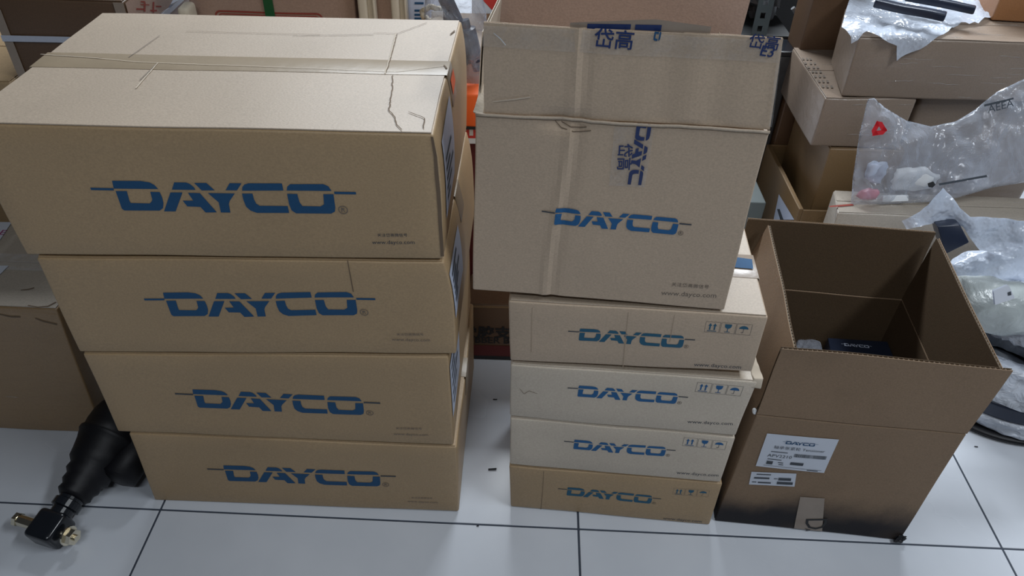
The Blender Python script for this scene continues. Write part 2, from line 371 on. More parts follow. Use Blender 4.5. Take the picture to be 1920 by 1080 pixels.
def text_polys(body, bold=0.0):
    """the outline font's own triangles, scaled to a width of one"""
    key = (body, bold)
    if key not in _txt:
        cu = bpy.data.curves.new('lettering', 'FONT'); cu.body = body; cu.resolution_u = 2; cu.offset = bold
        ob = bpy.data.objects.new('lettering', cu); COL.objects.link(ob)
        me = bpy.data.meshes.new_from_object(ob.evaluated_get(bpy.context.evaluated_depsgraph_get()))
        bm = bmesh.new(); bm.from_mesh(me); bmesh.ops.dissolve_limit(bm, angle_limit=0.02, verts=bm.verts, edges=bm.edges); bmesh.ops.triangulate(bm, faces=bm.faces)
        xs = [v.co.x for v in bm.verts]; x0 = min(xs); s = 1/(max(xs)-x0)
        bm.verts.ensure_lookup_table()
        _txt[key] = ([((v.co.x-x0)*s, v.co.y*s) for v in bm.verts], [[v.index for v in f.verts] for f in bm.faces])
        bm.free(); bpy.data.objects.remove(ob); bpy.data.meshes.remove(me); bpy.data.curves.remove(cu)
    return _txt[key]
def text(name, body, plane, A, B, mat, parent, off=0.0006, flip=1, height=1.0, bold=0.0):
    vs, fs = text_polys(body, bold); A, B = V(A), V(B); d = B-A; e = V((-d.y, d.x))*flip*height
    return link(name, [plane.at(A+d*x+e*y, off) for x, y in vs], fs, mat, parent)
def lerp(a, b, t): return V(a)+(V(b)-V(a))*t
def logo(plane, pa, pb, parent, mat, bar_mat, reg=True, off=0.0006, step=0.02):
    A, B = plane.px(*pa), plane.px(*pb)
    decal('printed_logo', place(LOGO, A, B), plane, mat, parent, off, step)
    decal('printed_bar', place(BARS, A, B), plane, bar_mat, parent, off)
    if reg:
        decal('registered_mark', place(ring2(0.941,-0.0756,0.015,0.0185)+[[(0.934,-0.085),(0.9375,-0.085),(0.9375,-0.066),(0.934,-0.066)],[(0.9375,-0.066),(0.947,-0.069),(0.947,-0.073),(0.9375,-0.076)],[(0.940,-0.076),(0.944,-0.076),(0.949,-0.085),(0.945,-0.085)]], A, B), plane, FAINT, parent, off)
def symbols(plane, pa, pb, parent, mat, frame_mat):
    A, B = plane.px(*pa), plane.px(*pb); fr, ic = [], []
    h = 0.30
    for i in range(3):
        x0, x1 = i/3+0.004, (i+1)/3-0.012; t = 0.006
        fr += [[(x0,0),(x1,0),(x1,t),(x0,t)],[(x0,h-t),(x1,h-t),(x1,h),(x0,h)],[(x0,0),(x0+t,0),(x0+t,h),(x0,h)],[(x1-t,0),(x1,0),(x1,h),(x1-t,h)]]
    for cx in (0.11, 0.21):
        ic += [[(cx-0.016,0.07),(cx+0.016,0.07),(cx+0.016,0.19),(cx-0.016,0.19)],[(cx-0.042,0.185),(cx+0.042,0.185),(cx,0.26)]]
    ic += [[(0.06,0.03),(0.26,0.03),(0.26,0.048),(0.06,0.048)]]
    g = 0.492
    ic += [[(g-0.075,0.26),(g+0.075,0.26),(g+0.07,0.19),(g+0.045,0.15),(g,0.135),(g-0.045,0.15),(g-0.07,0.19)],[(g-0.008,0.05),(g+0.008,0.05),(g+0.008,0.14),(g-0.008,0.14)],[(g-0.06,0.035),(g+0.06,0.035),(g+0.06,0.05),(g-0.06,0.05)]]
    u = 0.825
    ic += [[(u-0.1,0.16)]+[(u+0.1*math.cos(a), 0.16+0.085*math.sin(a)) for a in [math.pi*k/8 for k in range(7, 0, -1)]]+[(u+0.1,0.16)]]
    thin = [[(u-0.005,0.06),(u+0.005,0.06),(u+0.005,0.16),(u-0.005,0.16)],[(u-0.045,0.05),(u+0.005,0.05),(u+0.005,0.062),(u-0.045,0.062)]]
    decal('symbol_frames', place(fr+thin, A, B), plane, frame_mat, parent)
    decal('handling_symbols', place(ic, A, B), plane, mat, parent)
def creases(plane, lines, parent, width=0.0016, mat=None, name='crease', jag=0.0):
    ps = []
    for pts in lines:
        q = [plane.px(*p) for p in pts]
        if jag:
            q2 = [q[0]]
            for i in range(len(q)-1):
                n_ = max(1, int((q[i+1]-q[i]).length/0.006))
                for k in range(1, n_+1): t_ = k/n_; o_ = noise.noise(V((q[i].x*50+k*1.7, q[i].y*50, i)))*jag if k < n_ else 0; d_ = (q[i+1]-q[i]).normalized(); q2.append(q[i].lerp(q[i+1], t_)+V((-d_.y, d_.x))*o_)
            q = q2
        for i in range(len(q)-1):
            a, b = q[i], q[i+1]; d = (b-a).normalized(); n = V((-d.y, d.x))*width/2
            ps.append([a-n*0.4 if i == 0 else a-n, b-n, b+n, a+n])
    return decal(name, ps, plane, mat or CREASE, parent, 0.0007)

# ================================================================ the setting
YAW, OX, OY, TS = -0.0163022, -0.6726, 0.8241, 0.8
def fl(u, v, z=0.0): c, s = math.cos(YAW), math.sin(YAW); return V((u*c-v*s, u*s+v*c, z))
floor = thing('floor', 'x', 'x', (0,0,0))
for k in ('label', 'category'): del floor[k]
floor['kind'] = 'structure'
gq = [fl(-4.4,-1.6,-0.03), fl(4.4,-1.6,-0.03), fl(4.4,-1.6,-0.0015), fl(-4.4,-1.6,-0.0015), fl(-4.4,6.0,-0.03), fl(4.4,6.0,-0.03), fl(4.4,6.0,-0.0015), fl(-4.4,6.0,-0.0015)]
link('grout', *rbox(gq, 0.0001, 9), GROUT, floor)
for i in range(-4, 6):
    for j in range(-3, 6):
        x0, y0 = OX+i*TS, OY+j*TS; g = 0.0019
        u0, u1, v0, v1 = x0+g, x0+TS-g, y0+g, y0+TS-g
        q = [fl(u0,v0,-0.012), fl(u1,v0,-0.012), fl(u1,v0,0), fl(u0,v0,0), fl(u0,v1,-0.012), fl(u1,v1,-0.012), fl(u1,v1,0), fl(u0,v1,0)]
        link('floor_tile', *rbox(q, 0.0012, 9), TILE, floor)
wb = link('wall_back', *rbox(box8(-4.5, 4.5, 6.0, 6.1, 0, 2.9), 0.002, 9), WALLM, None, (0, 6.0, 0)); wb['kind'] = 'structure'

# ================================================================ cartons
def flaps_and_tape(P, root, mat, tape=None, tw=0.06, disp=None, overhang=0.0, gap=0.0015, seam=0.5, tmat=None):
    """two long top flaps that meet over the middle, the tape over their seam"""
    up = (P[3]-P[0]).normalized(); h = 0.0022
    top = [P[3], P[2], P[2]+up*h, P[3]+up*h, P[7], P[6], P[6]+up*h, P[7]+up*h]
    W = (P[2]-P[3]).length; D = (P[7]-P[3]).length; i = 0.0025
    a = sub8(top, i/W, 1-i/W, 0, 1, i/D, seam-gap/D); b = sub8(top, i/W, 1-i/W, 0, 1, seam+gap/D, 1-i/D)
    link('top_flap', *rbox(a, 0.0009, 0.03, disp), mat, root, smooth=False); link('top_flap', *rbox(b, 0.0009, 0.03, disp), mat, root)
    if tape:
        t = sub8(top, -0.0006/W, 1+0.0006/W, 1.0, 1.25, seam-tw/2/D, seam+tw/2/D)
        ms = [rbox(t, 0.0002, 0.03, disp)]
        if overhang:
            for s in (0, 1):
                e0, e1 = (-0.0012/W, -0.0004/W) if s == 0 else (1+0.0004/W, 1+0.0012/W)
                ms.append(rbox(sub8(P, e0, e1, 1-overhang/(P[3]-P[0]).length, 1.012, seam-tw/2/D, seam+tw/2/D), 0.0002, 0.03, disp))
        link('packing_tape', *merge(*ms), tmat or tape, root, smooth=True)

# ---- the tall left stack: four long cartons
LY0, LY1 = 0.856, 0.850
def lcorner(x, z): return V((x, LY0+(LY1-LY0)*(x+0.678)/0.589, z))
left_spec = [
 # bottom left, bottom right, top right, top left (x, z), logo pixels, url, caption
 ('bottom carton of the tall left stack, long and brown, standing on the tiles', [(-0.678,0.001),(-0.089,0.001),(-0.088,0.1955),(-0.671,0.196)], (389,879),(742,893), (765,942),(821,944), (772,935),(811,936)),
 ('third carton from the top of the tall left stack, its right end tilted up', [(-0.688,0.2015),(-0.094,0.2005),(-0.097,0.418),(-0.686,0.392)], (328,738),(713,755), (738,815),(803,817), (742,804),(791,805)),
 ('second carton from the top of the tall left stack, with a short vertical crease', [(-0.689,0.396),(-0.085,0.425),(-0.099,0.6045),(-0.690,0.5845)], (270,561),(704,561), (735,638),(806,639), (744,628),(794,628)),
 ('topmost long brown carton of the tall left stack, tan tape along its pale creased top', [(-0.701,0.590),(-0.099,0.6105),(-0.106,0.806),(-0.709,0.796)], (170,353),(667,362), (698,457),(778,457), (708,443),(764,443))]
LDEPTH = [0.392, 0.396, 0.398, 0.400]
for k, (lab, c, la, lb, ua, ub, ca, cb) in enumerate(left_spec):
    cs = [lcorner(*p) for p in c]; P = front8(*cs, V((0.006, LDEPTH[k], 0.0)))
    root = thing('carton', lab, 'carton', (sum(p[0] for p in c)/4, LY0+0.2, min(p[1] for p in c)), 'long brown cartons of the left stack')
    nz = warp(k+1, 0.0018, 6)
    xr = lambda z, c=c: c[1][0]+(c[2][0]-c[1][0])*(z-c[1][1])/(c[2][1]-c[1][1])
    if k >= 2:                                                   # the right end bellies out between its edges
        def dp(p, nz=nz, xr=xr, c=c):
            t = max(0, min(1, (p.z-c[1][1])/(c[2][1]-c[1][1]))); d = xr(p.z)-p.x
            s = math.exp(-(max(d, 0)/0.02)**2)
            b = math.sin(math.pi*min(1, max(0, 1-t)**0.7))
            return nz(p)+V((0.006*b*s, 0.002*s*b, 0))
    else: dp = nz
    link('box_body', *rbox(P, 0.0035, 0.025, dp), KRAFT, root, smooth=True)
    flaps_and_tape(P, root, KRAFT_TOP_SHEEN if k == 3 else KRAFT, TAPE, 0.052, dp, overhang=0.05, seam=0.5)
    fp = Plane(cs[0], cs[1]-cs[0], V((0,0,1)), dp)
    fp.n = V((cs[1]-cs[0]).normalized().cross(V((0,0,1)))).normalized()
    logo(fp, la, lb, root, BLUE, BLUE if k > 1 else GREY_INK)
    text('printed_web_address', 'www.dayco.com', fp, fp.px(*ua), fp.px(*ub), GREY_INK if k == 3 else FAINT, root)
    text('printed_caption', '关注岱高微信号', fp, fp.px(*ca), fp.px(*cb), GREY_INK if k == 3 else FAINT, root)
    # right end: delivery label, tape end
    sp_ = Plane(P[1], P[5]-P[1], V((P[2]-P[1])), dp)
    H = (P[2]-P[1]).length
    lu = [(0.035,0.045),(0.155,0.05),(0.155,H-0.02),(0.035,H-0.03)] if k == 3 else [(0.004,0.07),(0.14,0.06),(0.14,H-0.03),(0.004,H-0.025)]
    if k > 0:
        decal('shipping_label', [lu], sp_, PAPER_DIM, root, 0.0012)
        rows = []
        for r in range(5):
            y = lu[0][1]+0.02+r*(H-0.12)/5
            rows.append([(lu[0][0]+0.015,y),(lu[0][0]+0.05+0.012*((r*7) % 5),y),(lu[0][0]+0.05+0.012*((r*7) % 5),y+0.006),(lu[0][0]+0.015,y+0.006)])
        decal('label_print', rows, sp_, GREY_INK, root, 0.0018)
    if k == 3:
        decal('orange_sticker', [[(0.19,H-0.035),(0.23,H-0.03),(0.23,H-0.01),(0.19,H-0.012)]], sp_, ORANGE, root, 0.0012)
        tp = Plane(P[3]+V((0,0,0.0030)), P[2]-P[3], P[7]-P[3], dp)
        creases(tp, [[(350,60),(480,62),(600,64)],[(700,61),(745,62),(800,42)],[(745,62),(735,100),(725,135)]], root, 0.0008, jag=0.0012)
        creases(tp, [[(738,140),(735,175),(728,205),(740,220),(742,233),(752,243)],[(765,210),(795,222),(793,240)]], root, 0.0013, jag=0.003)
        creases(tp, [[(844,64),(852,57)],[(832,122),(838,129)]], root, 0.003)
        creases(tp, [[(742,62),(733,100),(722,138)],[(295,118),(255,165)]], root, 0.0016, EDGE, 'fold_highlight', jag=0.0008)  # pale flat lines painted for the highlights beside the folds
        creases(tp, [[(76,103),(180,110),(250,116),(400,122),(530,127),(700,133),(745,134),(836,123)]], root, 0.0011, EDGE, 'painted_tape_crease', jag=0.0006)  # pale line painted for the glint along the tape seam
        creases(tp, [[(78,102),(130,106),(170,109),(190,110)]], root, 0.0009, CREASE, 'painted_tape_crease')
        creases(tp, [[(300,68),(240,108)],[(292,120),(262,150)],[(550,66),(700,64)]], root, 0.0012, FAINT, 'fold_line')
        creases(fp, [[(806,255),(810,330),(820,420),(829,480)]], root, 0.0045)  # dark strip painted for the shadow where the front turns
    if k == 2: creases(fp, [[(652,488),(657,515),(663,548)]], root, 0.0014)

# ---- the right stack: four small cartons
a0, b0 = V((0.011,0.866,0)), V((0.393,0.840,0))
RT_ = (b0-a0).normalized(); RN = V((-RT_.y, RT_.x, 0))          # along the fronts; into the depth
def rcorner(x, z, dy=0.0): return V((x, 0.866-0.0688*(x-0.011)+dy, z))
small_spec = [
 ('bottom small carton of the middle stack, brown, standing on the tiles', KRAFT, [(0.011,0.001),(0.393,0.001),(0.392,0.1285),(0.006,0.126)], (1046,916),(1240,935),(1261,927),(1328,932),(1243,973),(1315,979), TEAL, GREY_INK),
 ('third small carton from the top of the middle stack, pale, its print bright blue', KRAFT_GREY, [(0.006,0.1315),(0.388,0.133),(0.389,0.257),(0.004,0.2575)], (1058,827),(1267,845),(1279,836),(1360,843),(1268,888),(1347,893), BLUE_BRIGHT, GREY_INK),
 ('second small carton from the top of the middle stack, greyish, its lid corner torn open', KRAFT_GREY, [(0.004,0.263),(0.388,0.262),(0.394,0.394),(0.001,0.388)], (1065,726),(1290,745),(1302,734),(1389,742),(1289,793),(1374,797), BLUE_BRIGHT, GREY_INK),
 ('topmost small carton of the middle stack, just under the big upright carton', KRAFT_PALE, [(0.001,0.397),(0.381,0.416),(0.380,0.5295),(-0.005,0.523)], (1065,620),(1303,637),(1320,622),(1408,628),(1300,686),(1389,691), TEAL, GREY_INK)]
for k, (lab, mt, c, la, lb, sa, sb, ua, ub, ink, gink) in enumerate(small_spec):
    cs = [rcorner(*p) for p in c]; P = front8(*cs, RN*0.24)
    root = thing('carton', lab, 'carton', (0.2, 0.97, min(p[1] for p in c)), 'small cartons of the middle stack')
    dp = warp(k+11, 0.0015, 8)
    link('box_body', *rbox(P, 0.003, 0.025, dp), mt, root, smooth=True)
    flaps_and_tape(P, root, KRAFT_TOP_SHEEN if k == 3 else mt, TAPE_GREY, 0.062, dp, overhang=0.03)
    fp = Plane(cs[0], RT_, V((0,0,1)), dp)
    logo(fp, la, lb, root, ink, gink)
    symbols(fp, sa, sb, root, ink, gink if k else FAINT)
    text('printed_web_address', 'www.dayco.com', fp, fp.px(*ua), fp.px(*ub), gink, root)
    if k == 3:
        tp = Plane(P[3]+V((0,0,0.0034)), P[2]-P[3], P[7]-P[3], dp)
        W = (P[2]-P[3]).length
        decal('blue_tape_print', [[(W-0.11,0.113),(W-0.006,0.111),(W-0.004,0.137),(W-0.03,0.140),(W-0.11,0.141)]], tp, BLUE, root, 0.001)
        creases(fp, [[(1178,585),(1172,640),(1168,690)],[(1265,590),(1255,640)],[(998,575),(996,660)]], root, 0.0010, FOLD, 'fold_line')
    if k == 2:                                                   # torn lid corner with a curl of film
        q = P[2]
        vs, fs = rbox([q+V(p) for p in ((-0.012,0.0,-0.012),(0.006,0.0,-0.010),(0.010,0.002,0.004),(-0.004,0.002,0.005),(-0.012,0.075,-0.008),(0.004,0.075,-0.006),(0.006,0.075,0.012),(-0.006,0.075,0.010))], 0.002, 0.008, warp(31, 0.004, 60))
        link('torn_corner', vs, fs, EDGE, root, smooth=True)
        creases(fp, [[(974,728),(983,738),(992,732),(1008,737)]], root, 0.0008)
    if k == 0: creases(fp, [[(1020,882),(1014,955)]], root, 0.0009, CREASE, 'fold_line')

# ---- the big carton standing on the small ones, its flaps up
def slab(a, b, c, d, t, disp=None, step=0.02):
    """sheet of board: a,b hinge, c,d tip (a-b-c-d around), thickness t to the back of it"""
    n = (V(b)-V(a)).cross(V(d)-V(a)).normalized()*-t
    P = [V(a), V(b), V(c), V(d), V(a)+n, V(b)+n, V(c)+n, V(d)+n]
    return rbox([P[0], P[1], P[2], P[3], P[4], P[5], P[6], P[7]], 0.0006, step, disp)
def flute_strip(a, b, down, n, t, w=0.008, pitch=0.0075):
    """the wavy middle layer, seen along the free edge a-b; lies between two liners t apart"""
    a, b, down, n = V(a), V(b), V(down).normalized(), V(n).normalized(); L = (b-a).length; m_ = int(L/pitch*6)
    vs, fs = [], []
    for i in range(m_+1):
        p = a.lerp(b, i/m_)+n*(t*0.5+t*0.42*math.sin(2*math.pi*i/6)); vs += [p, p+down*w]
    for i in range(m_): fs.append([2*i, 2*i+2, 2*i+3, 2*i+1])
    return vs, fs
def board_flap(name, a, b, c, d, t, mat, root, disp=None, label=None, step=0.02, inner=None, swap=False):
    n = (V(b)-V(a)).cross(V(d)-V(a)).normalized()*-1
    liner = t*0.2
    s1 = slab(a, b, c, d, liner, disp, step); o = n*(t-liner); s2 = slab(V(a)+o, V(b)+o, V(c)+o, V(d)+o, liner, disp, step)
    if swap: s1, s2 = s2, s1
    if inner:
        f = link(name, *s1, mat, root, label=label); link('shaded_liner', *s2, inner, f)
    else: f = link(name, *merge(s1, s2), mat, root, smooth=False, label=label)
    dn = (V(a)-V(d))
    vs, fs = flute_strip(V(d)+dn.normalized()*0.0006, V(c)+dn.normalized()*0.0006, dn, n, t)
    if disp: vs = [v+disp(v) for v in vs]
    link('fluting', vs, fs, FLUTE, f)
    return f
cs = [rcorner(-0.059,0.5385,0.002), rcorner(0.314,0.536,0.002), rcorner(0.311,0.823,0.002), rcorner(-0.053,0.823,0.002)]
P = front8(*cs, RN*0.235)
T = thing('open_carton', 'big upright carton with raised flaps, standing on top of the middle stack', 'carton', (0.14, 0.96, 0.5385))
Tfold = cs[0].lerp(cs[1], 0.335)
def tdisp(p):
    u = (p-cs[0]).dot(RT_); d = u-(0.118+0.01*math.sin(p.z*9)); g = math.exp(-(d/0.006)**2)
    v = noise.noise_vector(p*7+V((5,1,2)))*0.002
    r = 0.0
    if p.y < 0.93:
        r = 0.0019*g-0.0016*math.exp(-((d-0.011)/0.008)**2)
        k = math.exp(-(((p.z-0.822)/0.012)**2+((u-0.118)/0.028)**2)); r += -0.006*k
        if p.z > 0.83: r += 0.0012*math.sin((u-0.25)*90)*math.exp(-((u-0.27)/0.06)**2)
    return v-RN*r
STEPT = 0.005
t_ = 0.005; Wt = 0.368; Dt = 0.235; Ht = 0.286
tb = merge(rbox(sub8(P, 0,1, 0,1, 0,t_/Dt), 0.0025, 0.006, tdisp), rbox(sub8(P, 0,1, 0,1, 1-t_/Dt,1), 0.002, 0.03, tdisp),
           rbox(sub8(P, 0,t_/Wt, 0,1, t_/Dt,1-t_/Dt), 0.001, 0.03, tdisp), rbox(sub8(P, 1-t_/Wt,1, 0,1, t_/Dt,1-t_/Dt), 0.001, 0.03, tdisp),
           rbox(sub8(P, t_/Wt,1-t_/Wt, 0,t_/Ht, t_/Dt,1-t_/Dt), 0.001, 0.05, tdisp))
link('box_body', *tb, KRAFT_PALE, T, smooth=False)
fl_a, fl_b, fl_c, fl_d = cs[3]+RT_*0.011+V((0,0,0.004)), cs[2]+V((0,0,0.004)), rcorner(0.300,0.941,0.004), rcorner(-0.042,0.940,0.004)
board_flap('front_flap', fl_a+RN*0.002, fl_b+RN*0.002, fl_c, fl_d, 0.004, KRAFT_PALE, T, tdisp, step=0.007)
rid = [cs[3].lerp(cs[2], i/30)+V((0,0,0.0018))-RN*0.0005 for i in range(31)]
link('fold_ridge', *tube([p+tdisp(p)+noise.noise_vector(p*40)*0.0008 for p in rid], 0.0021, 10), KRAFT_TOP_SHEEN, T, smooth=True)
bk = [P[7]+V((0,0,0.003)), P[6]+V((0,0,0.003))]
board_flap('back_flap', bk[0], bk[1]-RT_*0.008, bk[1]+V((-0.004,0.004,0.117)), bk[0]+V((0.004,0.004,0.117)), 0.004, KRAFT_PINK, T, warp(41, 0.002, 9))
board_flap('side_flap', P[7]+V((0,-0.02,0.003)), P[3]+V((0.0,0.035,0.003)), P[3]+V((0.006,0.06,0.085)), P[7]+V((0.006,-0.04,0.085)), 0.004, KRAFT_GREY, T, warp(42, 0.002, 12))
board_flap('side_flap', P[2]+V((0,0.03,0.003)), P[6]+V((0,-0.03,0.003)), P[6]+V((-0.05,-0.04,0.055)), P[2]+V((-0.05,0.04,0.055)), 0.004, KRAFT_PALE, T, warp(43, 0.002, 12))
q = [Yp(886,209,0.880), Yp(903,215,0.872), Yp(909,178,0.905), Yp(905,150,0.930)]
link('lit_bent_corner', *rbox(q+[v+V((0.002,0.003,-0.004)) for v in q], 0.0008, 0.006, warp(44, 0.003, 40)), EDGE, T)  # lighter colour stands in for light on its upturned face
fp = Plane(cs[0], RT_, V((0,0,1)), tdisp); ft = Plane(fl_a, RT_, (fl_d-fl_a), tdisp)
logo(fp, (1016,396), (1297,420), T, BLUE_BRIGHT, GREY_INK, off=0.001, step=0.005)
text('printed_web_address', 'www.dayco.com', fp, fp.px(1240,552), fp.px(1342,557), FAINT, T)
text('printed_caption', '关注岱高微信号', fp, fp.px(1259,535), fp.px(1328,540), FAINT, T)
# printed tape that has run down over the fold: letters turned on their side
def turned(polys, top, length, plane, mat, name):
    A = plane.px(*top); B = A+V((-0.012, -1)).normalized()*length
    return decal(name, place(polys, A, B), plane, mat, T, 0.0016)
A = fp.px(1217,214); B = fp.px(1185,392)
decal('printed_tape', [quad_px(fp, [(1152,236),(1226,240),(1207,352),(1140,348)])], fp, CLEAR_TAPE, T, 0.0010)
keep = [p for p in LOGO if max(q[0] for q in p) < 0.735]
decal('tape_lettering', place([[(x, y) for x, y in p] for p in keep], A, B), fp, BLUE_DARK, T, 0.0016)
text('tape_lettering', '岱高', fp, fp.px(1161,268), fp.px(1157,318), BLUE_DARK, T, 0.0016, bold=0.014)
# tape still stuck along the free edge of the front flap
decal('printed_tape', [quad_px(ft, [(908,48),(1068,53),(1068,95),(906,86)]), quad_px(ft, [(1068,53),(1466,78),(1459,118),(1068,95)])], ft, CLEAR_TAPE, T, 0.0012)
text('tape_lettering', '岱高', ft, ft.px(1112,82), ft.px(1186,88), BLUE_DARK, T, 0.0018, bold=0.014)
A, B = ft.px(1238,58), ft.px(1222,130)
decal('tape_lettering', place([[(x*2.4-0.2, y*2.4) for x, y in p] for p in LOGO[:2]], A, A+(B-A)*0.55), ft, BLUE, T, 0.0018)
text('tape_lettering', '岱高', ft, ft.px(1402,86), ft.px(1458,92), BLUE_DARK, T, 0.0018, bold=0.012)
text('tape_lettering', 'E3', ft, ft.px(1424,103), ft.px(1448,107), BLUE_DARK, T, 0.0018, bold=0.012)
nf = (fl_b-fl_a).cross(fl_d-fl_a).normalized()
e0, e1 = fl_d.lerp(fl_c, 0.29), fl_d.lerp(fl_c, 0.76)
vs, fs, _ = fill2d([(0,0),(1,0),(0.97,0.05),(0.02,0.03)], 0.02)
tp_ = Plane(e0+RN*0.004, e1-e0, V((0,0,1)), None); Le = (e1-e0).length
decal('tape_overhang', [[(0,-0.012),(Le,-0.012),(Le,0.008),(Le*0.6,0.013),(0.0,0.004)]], tp_, TAPE_GREY, T, 0.0)
decal('tape_lettering', [[(0.02,-0.002),(0.07,0.0),(0.07,0.006),(0.02,0.004)],[(0.075,0.0),(0.105,0.0),(0.105,0.007),(0.075,0.006)]], tp_, BLUE_DARK, T, 0.0006)
decal('edge_tape', [quad_px(ft, [(1459,88),(1467,86),(1446,238),(1440,236)])], ft, CLEAR_TAPE, T, 0.0014)
creases(ft, [[(925,190),(960,186),(995,181)]], T, 0.0012, EDGE, 'scuff')
creases(ft, [[(927,62),(940,72),(950,84)]], T, 0.0012, WHITE, 'scuff')
creases(fp, [[(1040,228),(1052,240),(1075,246),(1108,244)],[(1052,230),(1070,238),(1100,238)]], T, 0.0012)

# ---- the open carton on the floor
a0, b0 = V((0.405,0.849,0.001)), V((0.751,0.819,0.001))
OT = (b0-a0).normalized(); ON = V((-OT.y, OT.x, 0)); OD = 0.352
def ocorner(x, z): return V((x, 0.849-0.0867*(x-0.405), z))
cs = [ocorner(0.405,0.001), ocorner(0.751,0.001), ocorner(0.752,0.308), ocorner(0.414,0.308)]
P = front8(*cs, ON*OD)
O = thing('open_carton', 'open carton standing on the floor with all flaps up, lower front stained black', 'carton', (0.58, 1.0, 0.0))
od = warp(51, 0.0022, 7); t_ = 0.0055
ob = merge(rbox(sub8(P, 0,1, 0,1, 0,t_/OD), 0.0025, 0.02, od), rbox(sub8(P, 0,1, 0,1, 1-t_/OD,1), 0.002, 0.03, od),
           rbox(sub8(P, 0,t_/0.346, 0,1, t_/OD,1-t_/OD), 0.001, 0.03, od), rbox(sub8(P, 1-t_/0.346,1, 0,1, t_/OD,1-t_/OD), 0.001, 0.03, od),
           rbox(sub8(P, t_/0.346,1-t_/0.346, 0,t_/0.308, t_/OD,1-t_/OD), 0.001, 0.05, od))
link('box_body', *ob, KRAFT_STAIN, O)
e_ = 0.0008; ta, tc, tb_ = t_/0.346, t_/OD, t_/0.308
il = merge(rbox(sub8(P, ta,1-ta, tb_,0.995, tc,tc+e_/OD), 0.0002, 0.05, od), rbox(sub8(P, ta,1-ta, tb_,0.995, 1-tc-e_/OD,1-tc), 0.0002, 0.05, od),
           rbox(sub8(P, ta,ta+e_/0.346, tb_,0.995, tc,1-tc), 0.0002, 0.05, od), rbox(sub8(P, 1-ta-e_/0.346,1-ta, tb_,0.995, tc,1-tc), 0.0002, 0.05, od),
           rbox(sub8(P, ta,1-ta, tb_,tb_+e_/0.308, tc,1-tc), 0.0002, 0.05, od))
link('shaded_liner', *il, KRAFT_INNER_SHADE, O, label='inside of the carton, its shade put into the colour')
z3 = V((0,0,0.0015))
board_flap('front_flap', cs[3]+z3, cs[2]+z3, ocorner(0.761,0.459), ocorner(0.419,0.460), 0.0055, KRAFT_STAIN, O, od, inner=KRAFT_INNER_SHADE)
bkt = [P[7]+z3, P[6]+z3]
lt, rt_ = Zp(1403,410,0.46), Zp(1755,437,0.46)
board_flap('back_flap', bkt[0]-ON*0.005, bkt[1]-ON*0.005, rt_, lt, 0.0055, KRAFT_STAIN, O, od, inner=KRAFT_INNER_SHADE, swap=True)
board_flap('side_flap', P[7]+z3-ON*0.012, P[3]+z3+ON*0.012, Zp(1490,652,0.46), Zp(1440,421,0.46), 0.0055, KRAFT_STAIN, O, od, inner=KRAFT_INNER_SHADE)
board_flap('side_flap', P[2]+z3+ON*0.012, P[6]+z3-ON*0.002, Zp(1757,447,0.46)+V((0.004,0,0)), Zp(1876,690,0.46)+V((0.004,0,0)), 0.0055, KRAFT_STAIN, O, od, inner=KRAFT_INNER_SHADE)
fp = Plane(cs[0], OT, V((0,0,1)), od)
q = quad_px(fp, [(1438,811),(1573,822),(1545,886),(1416,873)])
decal('product_label', [q], fp, PAPER, O, 0.0010)
def inq(u, v, q=q): return (q[0]*(1-u)+q[1]*u)*(1-v)+(q[3]*(1-u)+q[2]*u)*v
A, B = inq(0.25,0.18), inq(0.75,0.18)
decal('label_logo', place(LOGO+BARS, A, B), fp, BLUE, O, 0.0016, 0.05)
text('label_text', '轴承张紧轮 Tensioner', fp, inq(0.16,0.40), inq(0.88,0.40), GREY_INK, O, 0.0016)
text('label_text', 'APV2210', fp, inq(0.11,0.66), inq(0.46,0.66), GREY_INK, O, 0.0016)
def bars(q, rects): return [[(q[0]*(1-u)+q[1]*u)*(1-v)+(q[3]*(1-u)+q[2]*u)*v for u, v in ((u0,v0),(u1,v0),(u1,v1),(u0,v1))] for u0, u1, v0, v1 in rects]
code = []; x = 0.48
random.seed(3)
while x < 0.94: wd = random.choice((0.004,0.006,0.01)); code.append((x, x+wd, 0.50, 0.60)); x += wd+random.choice((0.004,0.006))
code += [(0.14,0.38,0.49,0.51),(0.13,0.33,0.72,0.74),(0.13,0.22,0.79,0.89),(0.29,0.37,0.80,0.82),(0.31,0.38,0.86,0.88),(0.47,0.66,0.76,0.84),(0.10,0.95,0.93,0.938),(0.74,0.9,0.95,0.97)]
decal('label_print', bars(q, code), fp, GREY_INK, O, 0.0016, 0.05)
q2 = quad_px(fp, [(1408,884),(1493,887),(1489,912),(1403,908)])
decal('small_label', [q2], fp, PAPER, O, 0.0010)
decal('label_print', bars(q2, [(0.12,0.44,0.12,0.19),(0.08,0.42,0.38,0.50),(0.52,0.60,0.42,0.47),(0.62,0.90,0.36,0.56),(0.05,0.15,0.74,0.80),(0.18,0.47,0.74,0.84),(0.60,0.95,0.66,0.86)]), fp, GREY_INK, O, 0.0016, 0.05)
decal('packing_tape', [quad_px(fp, [(1500,931),(1545,934),(1541,996),(1489,990)])], fp, TAPE_GREY, O, 0.0010)
text('tape_lettering', 'D', fp, fp.px(1511,972), fp.px(1509,992), BLACK_INK, O, 0.0016)
text('tape_lettering', 'A', fp, fp.px(1509,990), fp.px(1508,996), BLACK_INK, O, 0.0016)
vs, fs = blob(cs[1]+V((-0.006,-0.003,0.009)), 0.010, 0.005, 0.009, 4, 0.8, 120, 18, 11)
link('frayed_corner', vs, fs, RUBBER, O)
vs, fs = blob(P[3]+V((-0.002,0.006,0.003)), 0.003, 0.006, 0.005, 9, 0.5, 90, 12, 8)
link('torn_corner', vs, fs, WHITE, O)
